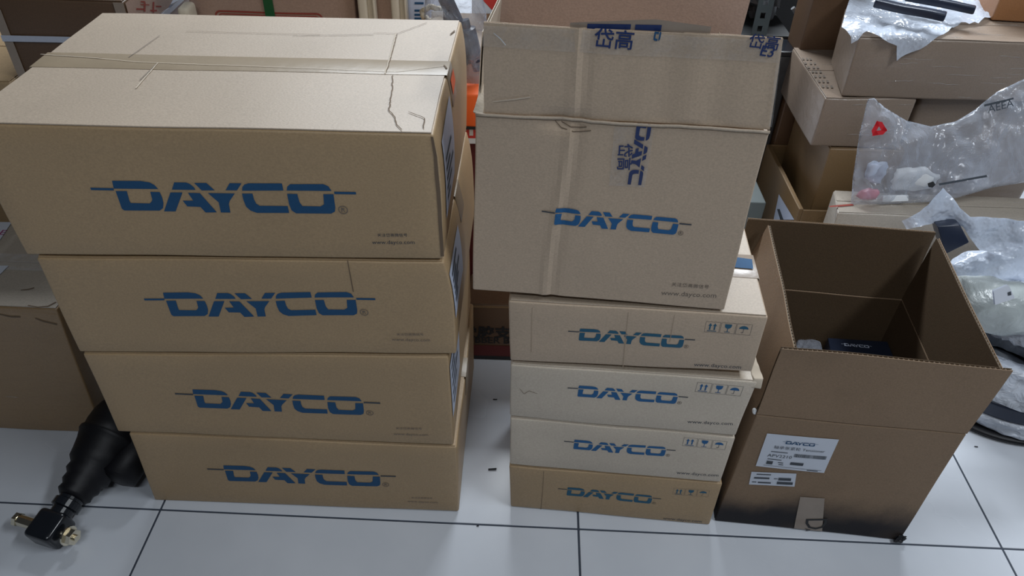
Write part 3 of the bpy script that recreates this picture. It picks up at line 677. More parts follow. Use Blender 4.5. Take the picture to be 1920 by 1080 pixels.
# goods inside it
bx = thing('small_black_box', 'small black printed box lying inside the open carton', 'box', (0.62, 1.06, 0.0065))
zk = 0.215
kt = [Zp(1565,700,zk), Zp(1690,705,zk), Zp(1664,640,zk), Zp(1552,633,zk)]
dn = V((0,0,0.0075-zk)); Pk = [kt[0]+dn, kt[1]+dn, kt[1], kt[0], kt[3]+dn, kt[2]+dn, kt[2], kt[3]]
link('box_body', *rbox(Pk, 0.002, 0.05), NAVY, bx, smooth=True)
tp = Plane(Pk[3]+V((0,0,0.0002)), OT, ON)
decal('printed_logo', place(LOGO+BARS, tp.px(1577,645), tp.px(1634,650)), tp, PAPER_DIM, bx, 0.0008, 0.05)
gb = thing('bagged_part', 'clear bag with a dark round part in the open carton, beside the black box', 'bag', (0.51, 1.07, 0.0065))
kt = [Zp(1484,690,zk), Zp(1552,697,zk), Zp(1545,634,zk), Zp(1494,630,zk)]; dn = V((0,0,0.0075-zk))
vs, fs = rbox([kt[0]+dn, kt[1]+dn, kt[1], kt[0], kt[3]+dn, kt[2]+dn, kt[2], kt[3]], 0.012, 0.010, warp(61, 0.005, 35))
link('bag_film', vs, fs, CLEAR_BAG2, gb, smooth=True)
c_ = (kt[0]+kt[1]+kt[2]+kt[3])/4
link('pulley', *merge(tube([c_-V((0,0,0.06)), c_-V((0,0,0.012))], 0.024, 28), tube([c_+V((0.024*math.cos(a),0.024*math.sin(a),-0.014)) for a in [2*math.pi*k/28 for k in range(28)]], 0.005, 8, closed=True)), GREYMETAL, gb, smooth=False)

# ================================================================ the air strut on the floor
st = thing('air_strut', 'black rubber air strut lying on the tiles beside the left stack', 'suspension strut', (-0.8, 0.86, 0.0))
E0 = V((-0.826,0.766,0.030)); E1 = V((-0.765,0.985,0.075)); ax = (E1-E0)
L = ax.length; axn = ax.normalized(); side = axn.cross(V((0,0,1))).normalized(); upn = side.cross(axn)
def sa(t): return E0+axn*t
eye = [sa(-0.026)-side*0.028-upn*0.024, sa(-0.026)+side*0.028-upn*0.024, sa(-0.026)+side*0.028+upn*0.024, sa(-0.026)-side*0.028+upn*0.024]
link('eye_block', *rbox(eye+[p+axn*0.056 for p in eye], 0.009, 0.012), BLACK_PAINT, st, smooth=True)
link('rod', *tube([sa(0.024), sa(0.04), sa(0.042), sa(0.055), sa(0.057), sa(0.075)], [0.020,0.020,0.026,0.026,0.022,0.024], 24), BLACK_PAINT, st, smooth=False)
prof = [(0.062,0.024),(0.070,0.032),(0.080,0.030),(0.088,0.036),(0.10,0.035),(0.108,0.042),(0.12,0.041),(0.130,0.050),(0.145,0.053),(0.165,0.058),(0.178,0.063),(0.182,0.066),(0.187,0.066),(0.191,0.062),(0.205,0.064),(0.225,0.064),(0.243,0.060),(0.250,0.052)]
link('rubber_boot', *tube([sa(t) for t, r in prof], [r for t, r in prof], 32), RUBBER, st, smooth=True)
link('top_mount', *tube([sa(0.248), sa(0.252), sa(0.275), sa(0.29), sa(0.295)], [0.047,0.05,0.047,0.036,0.02], 28), RUBBER, st, smooth=True)
c = sa(0.180)+side*0.056-upn*0.006
link('air_chamber', *tube([c-axn*0.062, c-axn*0.056, c+axn*0.04, c+axn*0.052], [0.02,0.034,0.036,0.024], 24), RUBBER, st, smooth=True)
bc = sa(0.0)
link('bolt', *merge(tube([bc-side*0.074, bc-side*0.066], [0.013,0.013], 6), tube([bc-side*0.066, bc-side*0.028], 0.0105, 20), tube([bc-side*0.03, bc+side*0.060], 0.006, 14)), ZINC, st)
link('nut', *merge(tube([bc+side*0.043, bc+side*0.055], [0.015,0.015], 6), tube([bc+side*0.040, bc+side*0.043], 0.018, 20)), ZINC, st)

# ================================================================ background, left
def simple_carton(lab, P, mat, seed, group=None, tape=None, flaps=True, name='carton', r=0.004, step=0.05, amp=0.002, fmat=None, wrap=0):
    b = (sum((p.x for p in P[:2]))/2, (P[0].y+P[4].y)/2, min(p.z for p in P))
    root = thing(name, lab, 'carton', b, group); dp = warp(seed, amp, 6)
    link('box_body', *rbox(P, r, step, dp), mat, root, smooth=True)
    if flaps: flaps_and_tape(P, root, fmat or mat, tape, 0.05, dp, overhang=0.04 if tape else 0)
    if wrap:                                             # pale creases standing up in the clear wrap, put in for its glints
        rn = random.Random(seed); up = 0.0024 if flaps else 0.0003
        for pl_, n_ in ((Plane(P[0], P[1]-P[0], P[3]-P[0], dp), wrap), (Plane(P[3]+(P[3]-P[0]).normalized()*up, P[2]-P[3], P[7]-P[3], dp), wrap)):
            Lx = (P[1]-P[0]).length if pl_.ex.dot((P[1]-P[0]).normalized()) > 0.9 else (P[4]-P[0]).length; Ly = 0.9*((P[3]-P[0]).length if abs(pl_.ey.z) > 0.7 else (P[7]-P[3]).length)
            ms = []
            for i in range(n_):
                x, y, l, a = rn.uniform(0.02, Lx*0.85), rn.uniform(0.05*Ly, Ly), rn.uniform(0.02, 0.09), rn.uniform(-0.05, 0.09)
                pts = [V((x+l*t/5, y+l*t/5*a+rn.uniform(-0.0015, 0.0015))) for t in range(6)]
                pts = [q for q in pts if 0.004 < q.x < Lx-0.004 and 0.004 < q.y < Ly]
                if len(pts) > 2: ms.append(tube([pl_.at(q, 0.0006) for q in pts], [0.0002]+[rn.uniform(0.0003, 0.0009) for _ in pts[1:-1]]+[0.0002], 6))
            if ms: o = link('wrap_crease_glint', *merge(*ms), GLINT_FILM, root, smooth=True); o['kind'] = 'stuff'
    return root, dp
# taped carton low at the left
P = [V(p) for p in ((-1.45,1.02,0.001),(-0.848,1.016,0.001),(-0.824,1.016,0.343),(-1.45,1.02,0.343))]; P += [p+V((0.002,0.262,0)) for p in P]
root, dp = simple_carton('scuffed taped carton on the floor left of the tall stack, white labels on top', P, KRAFT_WRAP_BROWN, 71, tape=CLEAR_TAPE, fmat=KRAFT_WRAP_GREY, wrap=9)
tp = Plane(P[3]+V((0,0,0.0026)), P[2]-P[3], P[7]-P[3], dp); fp = Plane(P[0], P[1]-P[0], P[3]-P[0], dp)
decal('white_label', [quad_px(tp, [(-60,418),(22,418),(0,452),(-80,455)])], tp, PAPER, root, 0.0012)
text('label_text', 'E', tp, tp.px(-2,442), tp.px(7,442), MAGENTA_INK, root, 0.0018)
decal('white_label', [quad_px(tp, [(-60,498),(18,499),(0,517),(-70,522)])], tp, PAPER, root, 0.0012)
creases(fp, [[(66,597),(80,602),(107,608)],[(0,590),(20,594),(38,594)]], root, 0.004, CREASE, 'tear')
creases(tp, [[(52,573),(70,576),(90,574),(105,566)],[(40,545),(55,543),(65,540)]], root, 0.003, CREASE, 'tear')
# big carton behind it, painted dark for the shade on its front
a, b = Yp(8,70,1.42), Yp(228,12,1.42); zt = Yp(100,1,1.42).z
P = box8(a.x, b.x+0.004, 1.42, 1.80, 0.001, zt)
root, dp = simple_carton('big dark brown carton behind the left stack, darkened for shade, white strap around it', P, KRAFT_DARK, 72)
zs0, zs1 = Yp(50,77,1.42).z, Yp(50,66,1.42).z
sx = merge(rbox(box8(P[0].x-0.003, P[1].x+0.003, 1.4165, 1.4175, zs0, zs1), 0.0002, 0.05, dp), rbox(box8(P[1].x+0.002, P[1].x+0.003, 1.4165, 1.80, zs0, zs1), 0.0002, 0.05, dp))
link('strap', *sx, STRAP, root)
link('edge_tape', *rbox(box8(P[1].x-0.018, P[1].x+0.0015, 1.4178, 1.4186, 0.55, zt), 0.0002, 0.05, dp), TAPE_GREY, root)
link('edge_tape', *rbox(box8(P[0].x-0.0015, P[0].x+0.016, 1.4178, 1.4186, 0.4, zt-0.02), 0.0002, 0.05, dp), TAPE_GREY, root)
tpd = Plane(P[3]+V((0,0,0.003)), P[2]-P[3], P[7]-P[3], dp)
decal('packing_tape', [[(0.0,0.0),(0.24,0.0),(0.24,0.05),(0.0,0.05)]], tpd, CLEAR_TAPE, root, 0.001)
P = box8(-1.35, a.x-0.012, 1.40, 1.75, 0.001, 0.60)
root, dp = simple_carton('brown carton at the left picture edge, beside the big dark one', P, KRAFT, 73)
# right end painted lighter for the light falling there, with red characters
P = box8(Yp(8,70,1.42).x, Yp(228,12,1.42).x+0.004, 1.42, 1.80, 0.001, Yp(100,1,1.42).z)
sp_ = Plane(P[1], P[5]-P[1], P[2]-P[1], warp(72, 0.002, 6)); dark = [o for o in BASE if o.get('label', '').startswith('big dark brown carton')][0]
decal('lit_end_panel', [[(0.006,0.2),(0.375,0.2),(0.375,P[2].z-0.004),(0.006,P[2].z-0.004)]], sp_, KRAFT_PINK, dark, 0.0016, 0.03)
rc = []
for x, y, w_, h_ in ((262,2,8,3),(262,8,16,2),(268,4,3,18),(254,16,14,3),(284,3,3,20),(290,10,10,3),(280,18,12,3)): rc.append(quad_px(sp_, [(x,y),(x+w_,y),(x+w_,y+h_),(x,y+h_)]))
decal('red_characters', rc, sp_, RED_INK, dark, 0.0024)
# strip of bluish film hanging in the gap
pts = [Yp(334,-12,1.47), Yp(328,4,1.465), Yp(320,12,1.47), Yp(312,18,1.46), Yp(296,30,1.465), Yp(290,60,1.47)]
vs, fs = [], []
for i, p in enumerate(pts): w_ = 0.007+0.002*(i % 2); vs += [p+V((-w_,0.002*(-1)**i,-0.004)), p+V((w_,-0.002*(-1)**i,0.004))]
for i in range(len(pts)-1): fs.append([2*i, 2*i+1, 2*i+3, 2*i+2])
vs = vs+[v+V((0,0.0012,0)) for v in vs]; n_ = len(pts)*2; fs = fs+[[i+n_ for i in f] for f in fs]
solo('plastic_strap', 'pale blue plastic strap end behind the top left carton', 'strap', vs, fs, STRAP, pts[-1])
# pinkish carton with a green strap
a, b = Yp(357,20,1.5), Yp(667,30,1.5)
P = box8(a.x, b.x, 1.50, 1.85, 0.001, 0.92)
root, dp = simple_carton('pinkish carton with green strap and red outlined panel behind the left stack', P, KRAFT_PINK, 75)
link('strap', *rbox(box8(Yp(495,10,1.497).x, Yp(513,10,1.497).x, 1.4962, 1.4972, 0.05, 0.92), 0.0002, 0.05, dp), GREEN, root)
fp = Plane(P[0], P[1]-P[0], P[3]-P[0], dp)
def outline(x0, x1, y0, y1, r, t):
    out = []; pts = []
    for cx, cy, s in ((x1-r,y1-r,0),(x0+r,y1-r,90),(x0+r,y0+r,180),(x1-r,y0+r,270)):
        for k in range(5): a_ = math.radians(s+k*22.5); pts.append((cx, cy, math.cos(a_), math.sin(a_)))
    for i in range(len(pts)):
        p, q_ = pts[i], pts[(i+1) % len(pts)]
        out.append([(p[0]+p[2]*r,p[1]+p[3]*r),(q_[0]+q_[2]*r,q_[1]+q_[3]*r),(q_[0]+q_[2]*(r-t),q_[1]+q_[3]*(r-t)),(p[0]+p[2]*(r-t),p[1]+p[3]*(r-t))])
    return out
u0, u1, v1 = fp.px(402,25).x, fp.px(606,30).x, fp.px(500,21).y
decal('red_outline', outline(u0,u1,v1-0.16,v1,0.012,0.0035)+outline(u0+0.006,u1-0.006,v1-0.154,v1-0.006,0.009,0.0025), fp, RED_INK, root, 0.001)
# cream foam post, foam edge strips, brown carton behind them
a = Yp(349,12,1.46)
vs, fs = rbox(box8(a.x-0.013, a.x+0.010, 1.44, 1.485, 0.001, Yp(349,9,1.46).z), 0.008, 0.03)
solo('foam_block', 'pale foam block standing left of the green strapped carton', 'foam block', vs, fs, CREAM, (a.x, 1.46, 0), smooth=True)
for (x0, x1), lab in (((670,703),'grooved cream foam strip just right of the green strapped carton'), ((732,762),'grooved cream foam strip beside the white printed carton')):
    a, b = Yp(x0,20,1.47), Yp(x1,20,1.47); g_ = (b.x-a.x)
    o = thing('foam_strip', lab, 'foam strip', ((a.x+b.x)/2, 1.49, 0), 'cream foam strips')
    link('strip', *merge(rbox(box8(a.x, a.x+g_*0.52, 1.475, 1.497, 0.001, 0.9), 0.005, 0.1), rbox(box8(a.x+g_*0.48, a.x+g_*0.86, 1.482, 1.497, 0.001, 0.9), 0.005, 0.1), rbox(box8(a.x+g_*0.84, b.x, 1.474, 1.497, 0.001, 0.9), 0.004, 0.1)), CREAM, o, smooth=True)
a, b = Yp(668,20,1.5), Yp(764,20,1.5)
root, dp = simple_carton('reddish brown carton behind the two cream foam strips', box8(a.x+0.003, b.x-0.003, 1.50, 1.8, 0.001, 0.9), KRAFT_PINK, 76)
# white printed carton
a, b = Yp(764,20,1.5), Yp(812,20,1.5)
P = box8(a.x, b.x-0.005, 1.50, 1.7, 0.001, 0.86)
root, dp = simple_carton('white carton with blue print behind the bag of parts', P, PAPER_DIM, 77)
fp = Plane(P[0], P[1]-P[0], P[3]-P[0], dp)
rows = []
for y in (3,17,25,32): rows.append(quad_px(fp, [(778,y),(792+(y % 5),y),(792+(y % 5),y+4),(778,y+4)]))
decal('blue_print', rows, fp, BLUE, root, 0.001)
# stack in the gap: printed carton below, dark carton, red and white pack, orange box, brown box
y0 = 1.27
zt = Yp(920,572,y0).z
P = box8(-0.098, 0.16, y0, y0+0.11, 0.001, zt)
root, dp = simple_carton('brown carton with black characters and dark red base, seen between both stacks', P, KRAFT_DARK, 78)
fp = Plane(P[0], P[1]-P[0], P[3]-P[0], dp)
zb = Yp(920,648,y0).z
decal('red_band', [[(0.0,0.012),(0.256,0.012),(0.256,zb),(0.0,zb)]], fp, DARKRED, root, 0.001)
decal('black_base', [[(0.0,0.001),(0.256,0.001),(0.256,0.012),(0.0,0.012)]], fp, BLACK_INK, root, 0.0012)
text('printed_characters', '橡胶支座', fp, fp.px(864,629), fp.px(990,634), BLACK_INK, root, 0.001, bold=0.035)
text('printed_characters', 'RUBBER BEARING', fp, fp.px(864,641), fp.px(1030,647), BLACK_INK, root, 0.001, bold=0.02)
decal('top_strip', [[(0.0,zt-0.008),(0.256,zt-0.008),(0.256,zt-0.002),(0.0,zt-0.002)]], fp, KRAFT_RICH, root, 0.001)
P = box8(-0.115, 0.15, 1.40, 1.70, 0.001, 0.50)
root, dp = simple_carton('dark red carton deep in the gap between the two stacks', P, DARKRED, 79)
zr = 0.503
P = box8(-0.118, -0.02, 1.385, 1.50, zr, Yp(880,241,1.385).z)
root, dp = simple_carton('red and white pack under the orange box in the gap', P, RED, 80, flaps=False)
fp = Plane(P[0], P[1]-P[0], P[3]-P[0], dp)
decal('white_print', [[(0.002,0.002),(0.09,0.002),(0.09,0.014),(0.002,0.014)],[(0.02,0.02),(0.028,0.02),(0.028,0.04),(0.02,0.04)],[(0.004,0.03),(0.014,0.03),(0.014,0.034),(0.004,0.034)]], fp, WHITE, root, 0.001)
zo = P[3].z+0.002
P = box8(-0.122, -0.045, 1.375, 1.43, zo, Yp(880,178,1.375).z)
root, dp = simple_carton('bright orange box with black lower edge in the gap', P, ORANGE, 81, flaps=False)
fp = Plane(P[0], P[1]-P[0], P[3]-P[0], dp)
decal('black_edge', [[(0.001,0.001),(0.075,0.001),(0.075,0.007),(0.001,0.009)]], fp, BLACK_INK, root, 0.001)
zq = zo+0.10
P = box8(-0.125, -0.02, 1.445, 1.50, zr+0.06, 0.63); P = box8(-0.17, -0.02, 1.505, 1.72, 0.503, 0.655)
root, dp = simple_carton('brown carton under the bag of parts, above the orange box', P, KRAFT_RICH, 82)
# bag of small parts
def pillow(poly, o, ex, ey, thick, step, seed, amp, freq, lean=None):
    ex, ey = V(ex).normalized(), V(ey).normalized(); n = ex.cross(ey).normalized(); o = V(o)
    vs, fs, pp = fill2d(poly, step); front, back = [], []
    s = V((seed, seed*0.7, seed*1.9)); ids = []; nv = len(vs); allv = []; bmap = {}
    for i, v in enumerate(vs):
        d = edge_dist(v, pp); h = thick*(1-math.exp(-d/(thick*1.1)))
        w_ = noise.fractal(V((v.x,v.y,0))*freq+s, 0.9, 2.1, 4)*amp*min(1, d/0.02+0.15)
        allv.append(o+ex*v.x+ey*v.y+n*(h+w_)); bmap[i] = (d, h)
    fs2 = []
    for i, v in enumerate(vs):
        d, h = bmap[i]
        if d < 1e-5: ids.append(i)
        else:
            w_ = noise.fractal(V((v.x,v.y,3))*freq+s, 0.9, 2.1, 4)*amp*min(1, d/0.02+0.15)
            ids.append(len(allv)); allv.append(o+ex*v.x+ey*v.y-n*(h*0.6+w_*0.5))
    for f in fs: fs2.append([ids[i] for i in reversed(f)])
    return allv, fs+fs2
bagY = 1.43
pp = Plane((-0.19, bagY, 0.63), V((1,0,0)), V((0,0.05,1)))
out = quad_px(pp, [(800,-40),(795,30),(812,70),(850,95),(866,160),(885,168),(908,155),(914,90),(912,30),(900,-40)])
bg = thing('bag_of_parts', 'clear crinkled bag of small parts between the stacks, behind the top left carton', 'bag', (-0.12, bagY+0.04, 0.655))
link('bag_film', *pillow(out, pp.o, pp.ex, pp.ey, 0.022, 0.008, 3, 0.016, 22), CLEAR_BAG2, bg, smooth=True)
p = Yp(810,28,bagY+0.01)
solo('cable_tie_coil', 'tan coil of cord inside the clear bag of parts', 'coil', *tube([p+V((0.017*math.cos(a)*(1+0.1*(k % 3)), 0.003*(k % 4), 0.013*math.sin(a))) for k, a in enumerate([2*math.pi*j/24 for j in range(24)])], 0.0055, 8, closed=True), CREAM, p, smooth=True)
p = Yp(818,32,bagY-0.008)
solo('paper_tag', 'white paper tag with green corner inside the clear bag of parts', 'tag', *rbox(box8(p.x-0.010, p.x+0.012, p.y, p.y+0.002, p.z-0.016, p.z+0.012), 0.0008, 0.02, warp(5, 0.004, 40)), WHITE, p)
for i, (x, y, r_, lab) in enumerate(((858,75,0.017,'dark blue rod, upper one in the clear bag of parts'), (884,85,0.016,'dark blue rod at the right side of the clear bag of parts'), (848,25,0.014,'grey blue cylinder near the top of the clear bag of parts'))):
    p = Yp(x,y,bagY+0.012); d_ = V((0.02,0,-0.045)) if i != 1 else V((0.012,0,-0.05))
    solo('rod_part', lab, 'part', *tube([p-d_, p-d_*0.7, p-d_*0.65, p+d_*0.6, p+d_*0.65, p+d_], [r_*0.5,r_*0.5,r_,r_,r_*0.6,r_*0.6], 18), NAVY, p, 'dark parts in the bag')
# red and white carton deeper
a, b = Yp(905,20,1.62), Yp(935,20,1.62)
P = box8(a.x-0.03, b.x+0.06, 1.73, 1.85, 0.001, 0.84)
root, dp = simple_carton('red and white carton behind the raised flaps of the big upright carton', P, WHITE, 83)
fp = Plane(P[0], P[1]-P[0], P[3]-P[0], dp)
decal('red_print', [quad_px(fp, [(905,-30),(945,-30),(945,30),(922,18),(905,0)])], fp, RED, root, 0.001)

# ================================================================ background, right
yc = 1.685
GR = 'old cartons piled at the right back'
# open tray with a carton in it
yt = 1.635
r0, r1 = Yp(1507,392,yt), Zp(1445,270,Yp(1507,392,yt).z)
zt = r0.z; tx0 = r0.x-0.012
tr_ = thing('open_tray', 'shallow brown open carton at the right back holding a taller carton', 'carton', (tx0+0.13, yt+0.15, 0))
P = box8(tx0, tx0+0.25, yt, r1.y, 0.001, zt); th = 0.012
link('box_body', *merge(*[rbox(b_, 0.002, 0.05, warp(91, 0.0015, 8)) for b_ in (box8(tx0,tx0+th,yt,r1.y,0.001,zt), box8(tx0+0.25-th,tx0+0.25,yt,r1.y,0.001,zt), box8(tx0+th,tx0+0.25-th,yt,yt+0.006,0.001,zt-0.004), box8(tx0+th,tx0+0.25-th,r1.y-0.006,r1.y,0.001,zt), box8(tx0+th,tx0+0.25-th,yt+0.006,r1.y-0.006,0.001,0.008))]), KRAFT_RICH, tr_)
sp_ = Plane((tx0,r1.y,0), V((0,-1,0)), V((0,0,1)))
decal('white_label', [quad_px(sp_, [(1461,364),(1490,412),(1451,412)])], sp_, PAPER_DIM, tr_, 0.001)
decal('label_print', [quad_px(sp_, [(1458,392),(1463,392),(1470,412),(1464,412)])], sp_, GREY_INK, tr_, 0.0016)
gx = Yp(1437,380,yt+0.05).x
vs, fs = rbox(box8(gx-0.06, gx, yt+0.05, yt+0.2, 0.001, Yp(1425,380,yt+0.05).z), 0.003, 0.05)
solo('grey_box', 'pale grey box edge showing between the upright carton and the tray', 'box', vs, fs, GREYPANEL, (tx0-0.04, yt+0.1, 0))
a = Yp(1557,279,yc); P = box8(a.x, a.x+0.188, yc, r1.y-0.02, 0.010, a.z)
root, dp = simple_carton('plain brown carton standing in the open tray at right back', P, KRAFT_RICH, 92, GR)
zc3 = a.z+0.004
# taped carton on it
f0, f1 = Yp(1547,183,yc), Yp(1722,183,yc)
bk0 = Zp(1487,89,f0.z)
P = [V((f0.x-0.004,yc,zc3)), V((f1.x,yc,zc3)), V((f1.x,yc,f0.z)), V((f0.x,yc,f0.z))]; P += [p+V((bk0.x-f0.x, bk0.y-f0.y, 0)) for p in P]
root, dp = simple_carton('battered carton under clear wrap, beneath the biggest wrapped carton', P, KRAFT_WRAP, 93, GR, r=0.006, amp=0.006, wrap=9)
tp = Plane(P[3]+V((0,0,0.003)), P[2]-P[3], P[7]-P[3], dp)
rows = []
random.seed(11)
for r_ in range(7):
    for c_ in range(3):
        u, v = 0.006+c_*0.010+random.uniform(0,0.003), 0.05+r_*0.028; rows.append([(u,v),(u+0.006,v+0.002),(u+0.007,v+0.012),(u+0.003,v+0.016)])
decal('handwriting', rows, tp, FAINT, root, 0.0012)
zc2 = max(p.z for p in P)+0.004
# carton beneath the bag's neck
a, b = Yp(1724,192,yc+0.04), Yp(1855,192,yc+0.04)
P = box8(a.x, b.x+0.20, yc+0.04, yc+0.34, 0.001, zc2-0.003)
root, dp = simple_carton('wrapped carton in shadow under the biggest wrapped carton, right of the battered one', P, KRAFT_WRAP, 94, GR, flaps=False, r=0.012, amp=0.006, wrap=8)
# biggest wrapped carton
f0, f1 = Yp(1578,178,yc), Yp(1610,71,yc)
bL = Zp(1543,117,zc2)
P = [V((f0.x,yc,zc2)), V((f0.x+0.55,yc,zc2)), V((f0.x+0.56,yc,f1.z)), V((f1.x,yc,f1.z))]; P += [p+V((0.035, bL.y-f0.y, 0)) for p in P]
big, bdp = simple_carton('biggest clear-wrapped carton at the top right, plastic film draped over it', P, KRAFT_WRAP, 95, GR, r=0.006, amp=0.003, wrap=14)
zbt = f1.z
sp_ = Plane(P[0], V((0,-1,0)), V((0,0,1)))
# tall plain carton behind-left, reddish carton
a, b = Yp(1500,90,1.98), Yp(1530,0,1.98)
P = box8(a.x, a.x+0.14, 1.98, 2.09, 0.001, 0.95)
root, dp = simple_carton('tall plain brown carton behind the biggest wrapped carton', P, KRAFT_DARK, 96)
a = Yp(1880,20,yc+0.12)
o8 = [V((a.x-0.01,yc+0.13,zbt+0.005)), V((a.x+0.3,yc+0.10,zbt+0.005)), V((a.x+0.3,yc+0.10,zbt+0.14)), V((a.x-0.01,yc+0.13,zbt+0.14))]; o8 += [p+V((0.02,0.15,0)) for p in o8]
root, dp = simple_carton('orange brown carton on the biggest wrapped carton, at the right picture edge', o8, cardboard('kraft_board_orange', (0.36, 0.16, 0.06)), 97)
# film draped over the biggest carton, with rubber strips in it
def draped(px_poly, y, zt, step, seed, amp, lift=0.006):
    """film lying on a top at height zt and hanging over the front edge at y"""
    poly = []
    for x, yy in px_poly:
        p = Zp(x, yy, zt)
        if p.y >= y: poly.append((p.x, p.y-y))
        else: q_ = Yp(x, yy, y); poly.append((q_.x, q_.z-zt))
    vs, fs, pp_ = fill2d(poly, step); out = []
    for v in vs:
        n_ = noise.fractal(V((v.x,v.y,seed))*14, 0.9, 2.0, 4)*amp; n_ = abs(n_)
        if v.y >= 0: p = V((v.x, y+v.y-0.004, zt+lift+n_))
        else: p = V((v.x, y-lift-n_-0.25*v.y*0.0, zt+lift+v.y))
        if abs(v.y) < 0.012: k = 1-abs(v.y)/0.012; p += V((0,-0.003*k,0.002*k))
        out.append(p)
    return out, fs
vs, fs = draped([(1610,-40),(1588,10),(1580,35),(1573,62),(1590,85),(1620,68),(1650,78),(1676,90),(1674,116),(1705,100),(1760,73),(1795,54),(1830,50),(1860,35),(1868,10),(1866,-40)], yc, zbt, 0.012, 2, 0.016, 0.009)
solo('bubble_wrap_sheet', 'bubble wrap sheet draped over the front edge of the biggest carton', 'bubble wrap', vs, fs, BUBBLE, (0.85, yc, zbt), smooth=True)
for i, (pa, pb, r_, lab) in enumerate((((1640,2),(1775,30),0.014,'long black rubber strip lying on the draped bubble wrap'), ((1700,-8),(1830,16),0.010,'grey black rubber strip behind the longer one on the bubble wrap'))):
    a, b = Zp(*pa, zbt+0.05), Zp(*pb, zbt+0.05)
    d_ = (b-a).normalized(); s_ = V((-d_.y,d_.x,0))
    vs, fs = rbox([a-s_*r_+V((0,0,-0.012)), b-s_*r_+V((0,0,-0.012)), b-s_*r_+V((0,0,0.006)), a-s_*r_+V((0,0,0.006)), a+s_*r_+V((0,0,-0.012)), b+s_*r_+V((0,0,-0.012)), b+s_*r_+V((0,0,0.006)), a+s_*r_+V((0,0,0.006))], 0.004, 0.02, warp(9+i, 0.004, 12))
    solo('rubber_strip', lab, 'rubber strip', vs, fs, NAVY, a, 'rubber strips on the bubble wrap', smooth=True)
# wrapped pale carton under the big clear bag
yw = 1.455
f0 = Yp(1571,399,yw); bL = Zp(1545,357,f0.z)
P = [V((f0.x,yw,0.001)), V((f0.x+0.62,yw-0.01,0.001)), V((f0.x+0.62,yw-0.01,f0.z)), V((f0.x,yw,f0.z))]; P += [p+V((0.02, min(bL.y, yt-0.012)-yw, 0)) for p in P]
zw = f0.z
root, dp = simple_carton('pale carton under clear tape at the right back, clear bag lying on it', P, KRAFT_WRAP_GREY, 98, GR, tape=None, wrap=14)
tpw = Plane(P[3]+V((0,0,0.003)), P[2]-P[3], P[7]-P[3], dp)
creases(tpw, [[(1556,388),(1575,386),(1600,384)]], root, 0.007, RED_INK, 'red_tape_edge')
# the big clear bag
bp = Plane((0.72, yw+0.035, zw+0.006), V((1,0,0)), V((0,0.40,1)))
out = quad_px(bp, [(1628,186),(1640,184),(1660,202),(1700,226),(1745,237),(1790,228),(1830,205),(1870,172),(1925,146),(2010,150),(2010,340),(1920,342),(1860,352),(1790,372),(1740,379),(1680,382),(1595,384),(1600,330),(1612,250)])
cb = thing('clear_bag', 'large clear plastic bag with a red emblem, slumped over the pale taped carton', 'bag', (0.85, yw+0.08, zw+0.006))
link('bag_film', *pillow(out, bp.o, bp.ex, bp.ey, 0.035, 0.007, 8, 0.032, 8), CLEAR_BAG, cb, smooth=True)
front_bag = Plane(bp.o+bp.n*0.050, bp.ex, bp.ey)
E_ = front_bag.px(1648,242); s_ = 0.0185
def emb(a0_):                                                     # one folded band of the three-sided emblem
    c_, s__ = math.cos(a0_), math.sin(a0_)
    return [E_+V((x*c_-y*s__, x*s__+y*c_))*s_ for x, y in ((-0.80,-0.70),(0.50,-0.70),(0.98,-0.22),(0.62,0.30),(0.28,-0.16),(-0.36,-0.16))]
decal('red_emblem', [emb(math.radians(8)), emb(math.radians(128)), emb(math.radians(248))], front_bag, plain('emblem_red', (0.60,0.02,0.03), 0.4), cb, 0.0)
text('bag_lettering', 'AEEA', front_bag, front_bag.px(1853,212), front_bag.px(1901,199), GREY_INK, cb, 0.0)
decal('bag_lettering', [quad_px(front_bag, [(1845,196),(1900,183),(1901,186),(1846,200)]), quad_px(front_bag, [(1760,344),(1850,328),(1851,332),(1761,348)])], front_bag, GREY_INK, cb, 0.0)
decal('dark_mark', [quad_px(front_bag, [(1739,344),(1750,340),(1754,346),(1749,352),(1741,351)])], front_bag, BLACK_INK, cb, 0.0)
def inbag(x, y, off=0.0): p = bp.px(x, y); return bp.o+bp.ex*p.x+bp.ey*p.y+bp.n*off
solo('pink_sachet', 'pink sachet in the lower left corner of the clear bag', 'sachet', *blob(inbag(1626,362,0.006), 0.024, 0.010, 0.016, 3, 0.4, 40), PINK, inbag(1626,362), smooth=True)
solo('foam_wrapped_part', 'white foam wrapped lump inside the clear bag', 'part', *blob(inbag(1715,335,0.004), 0.055, 0.016, 0.030, 5, 0.4, 26), WHITE, inbag(1715,335), smooth=True)
solo('white_sleeve', 'flat white sleeve along the bottom of the clear bag', 'sleeve', *rbox([inbag(*p, off=o_) for o_ in (0.010, 0.0) for p in ((1650,378),(1700,376),(1700,364),(1652,366))], 0.002, 0.02), WHITE, inbag(1675,372), smooth=True)
solo('grey_fitting', 'grey crumpled fitting left of the white lump inside the clear bag', 'part', *blob(inbag(1640,322,0.004), 0.025, 0.010, 0.026, 7, 0.6, 40), PAPER_DIM, inbag(1640,322), smooth=True)

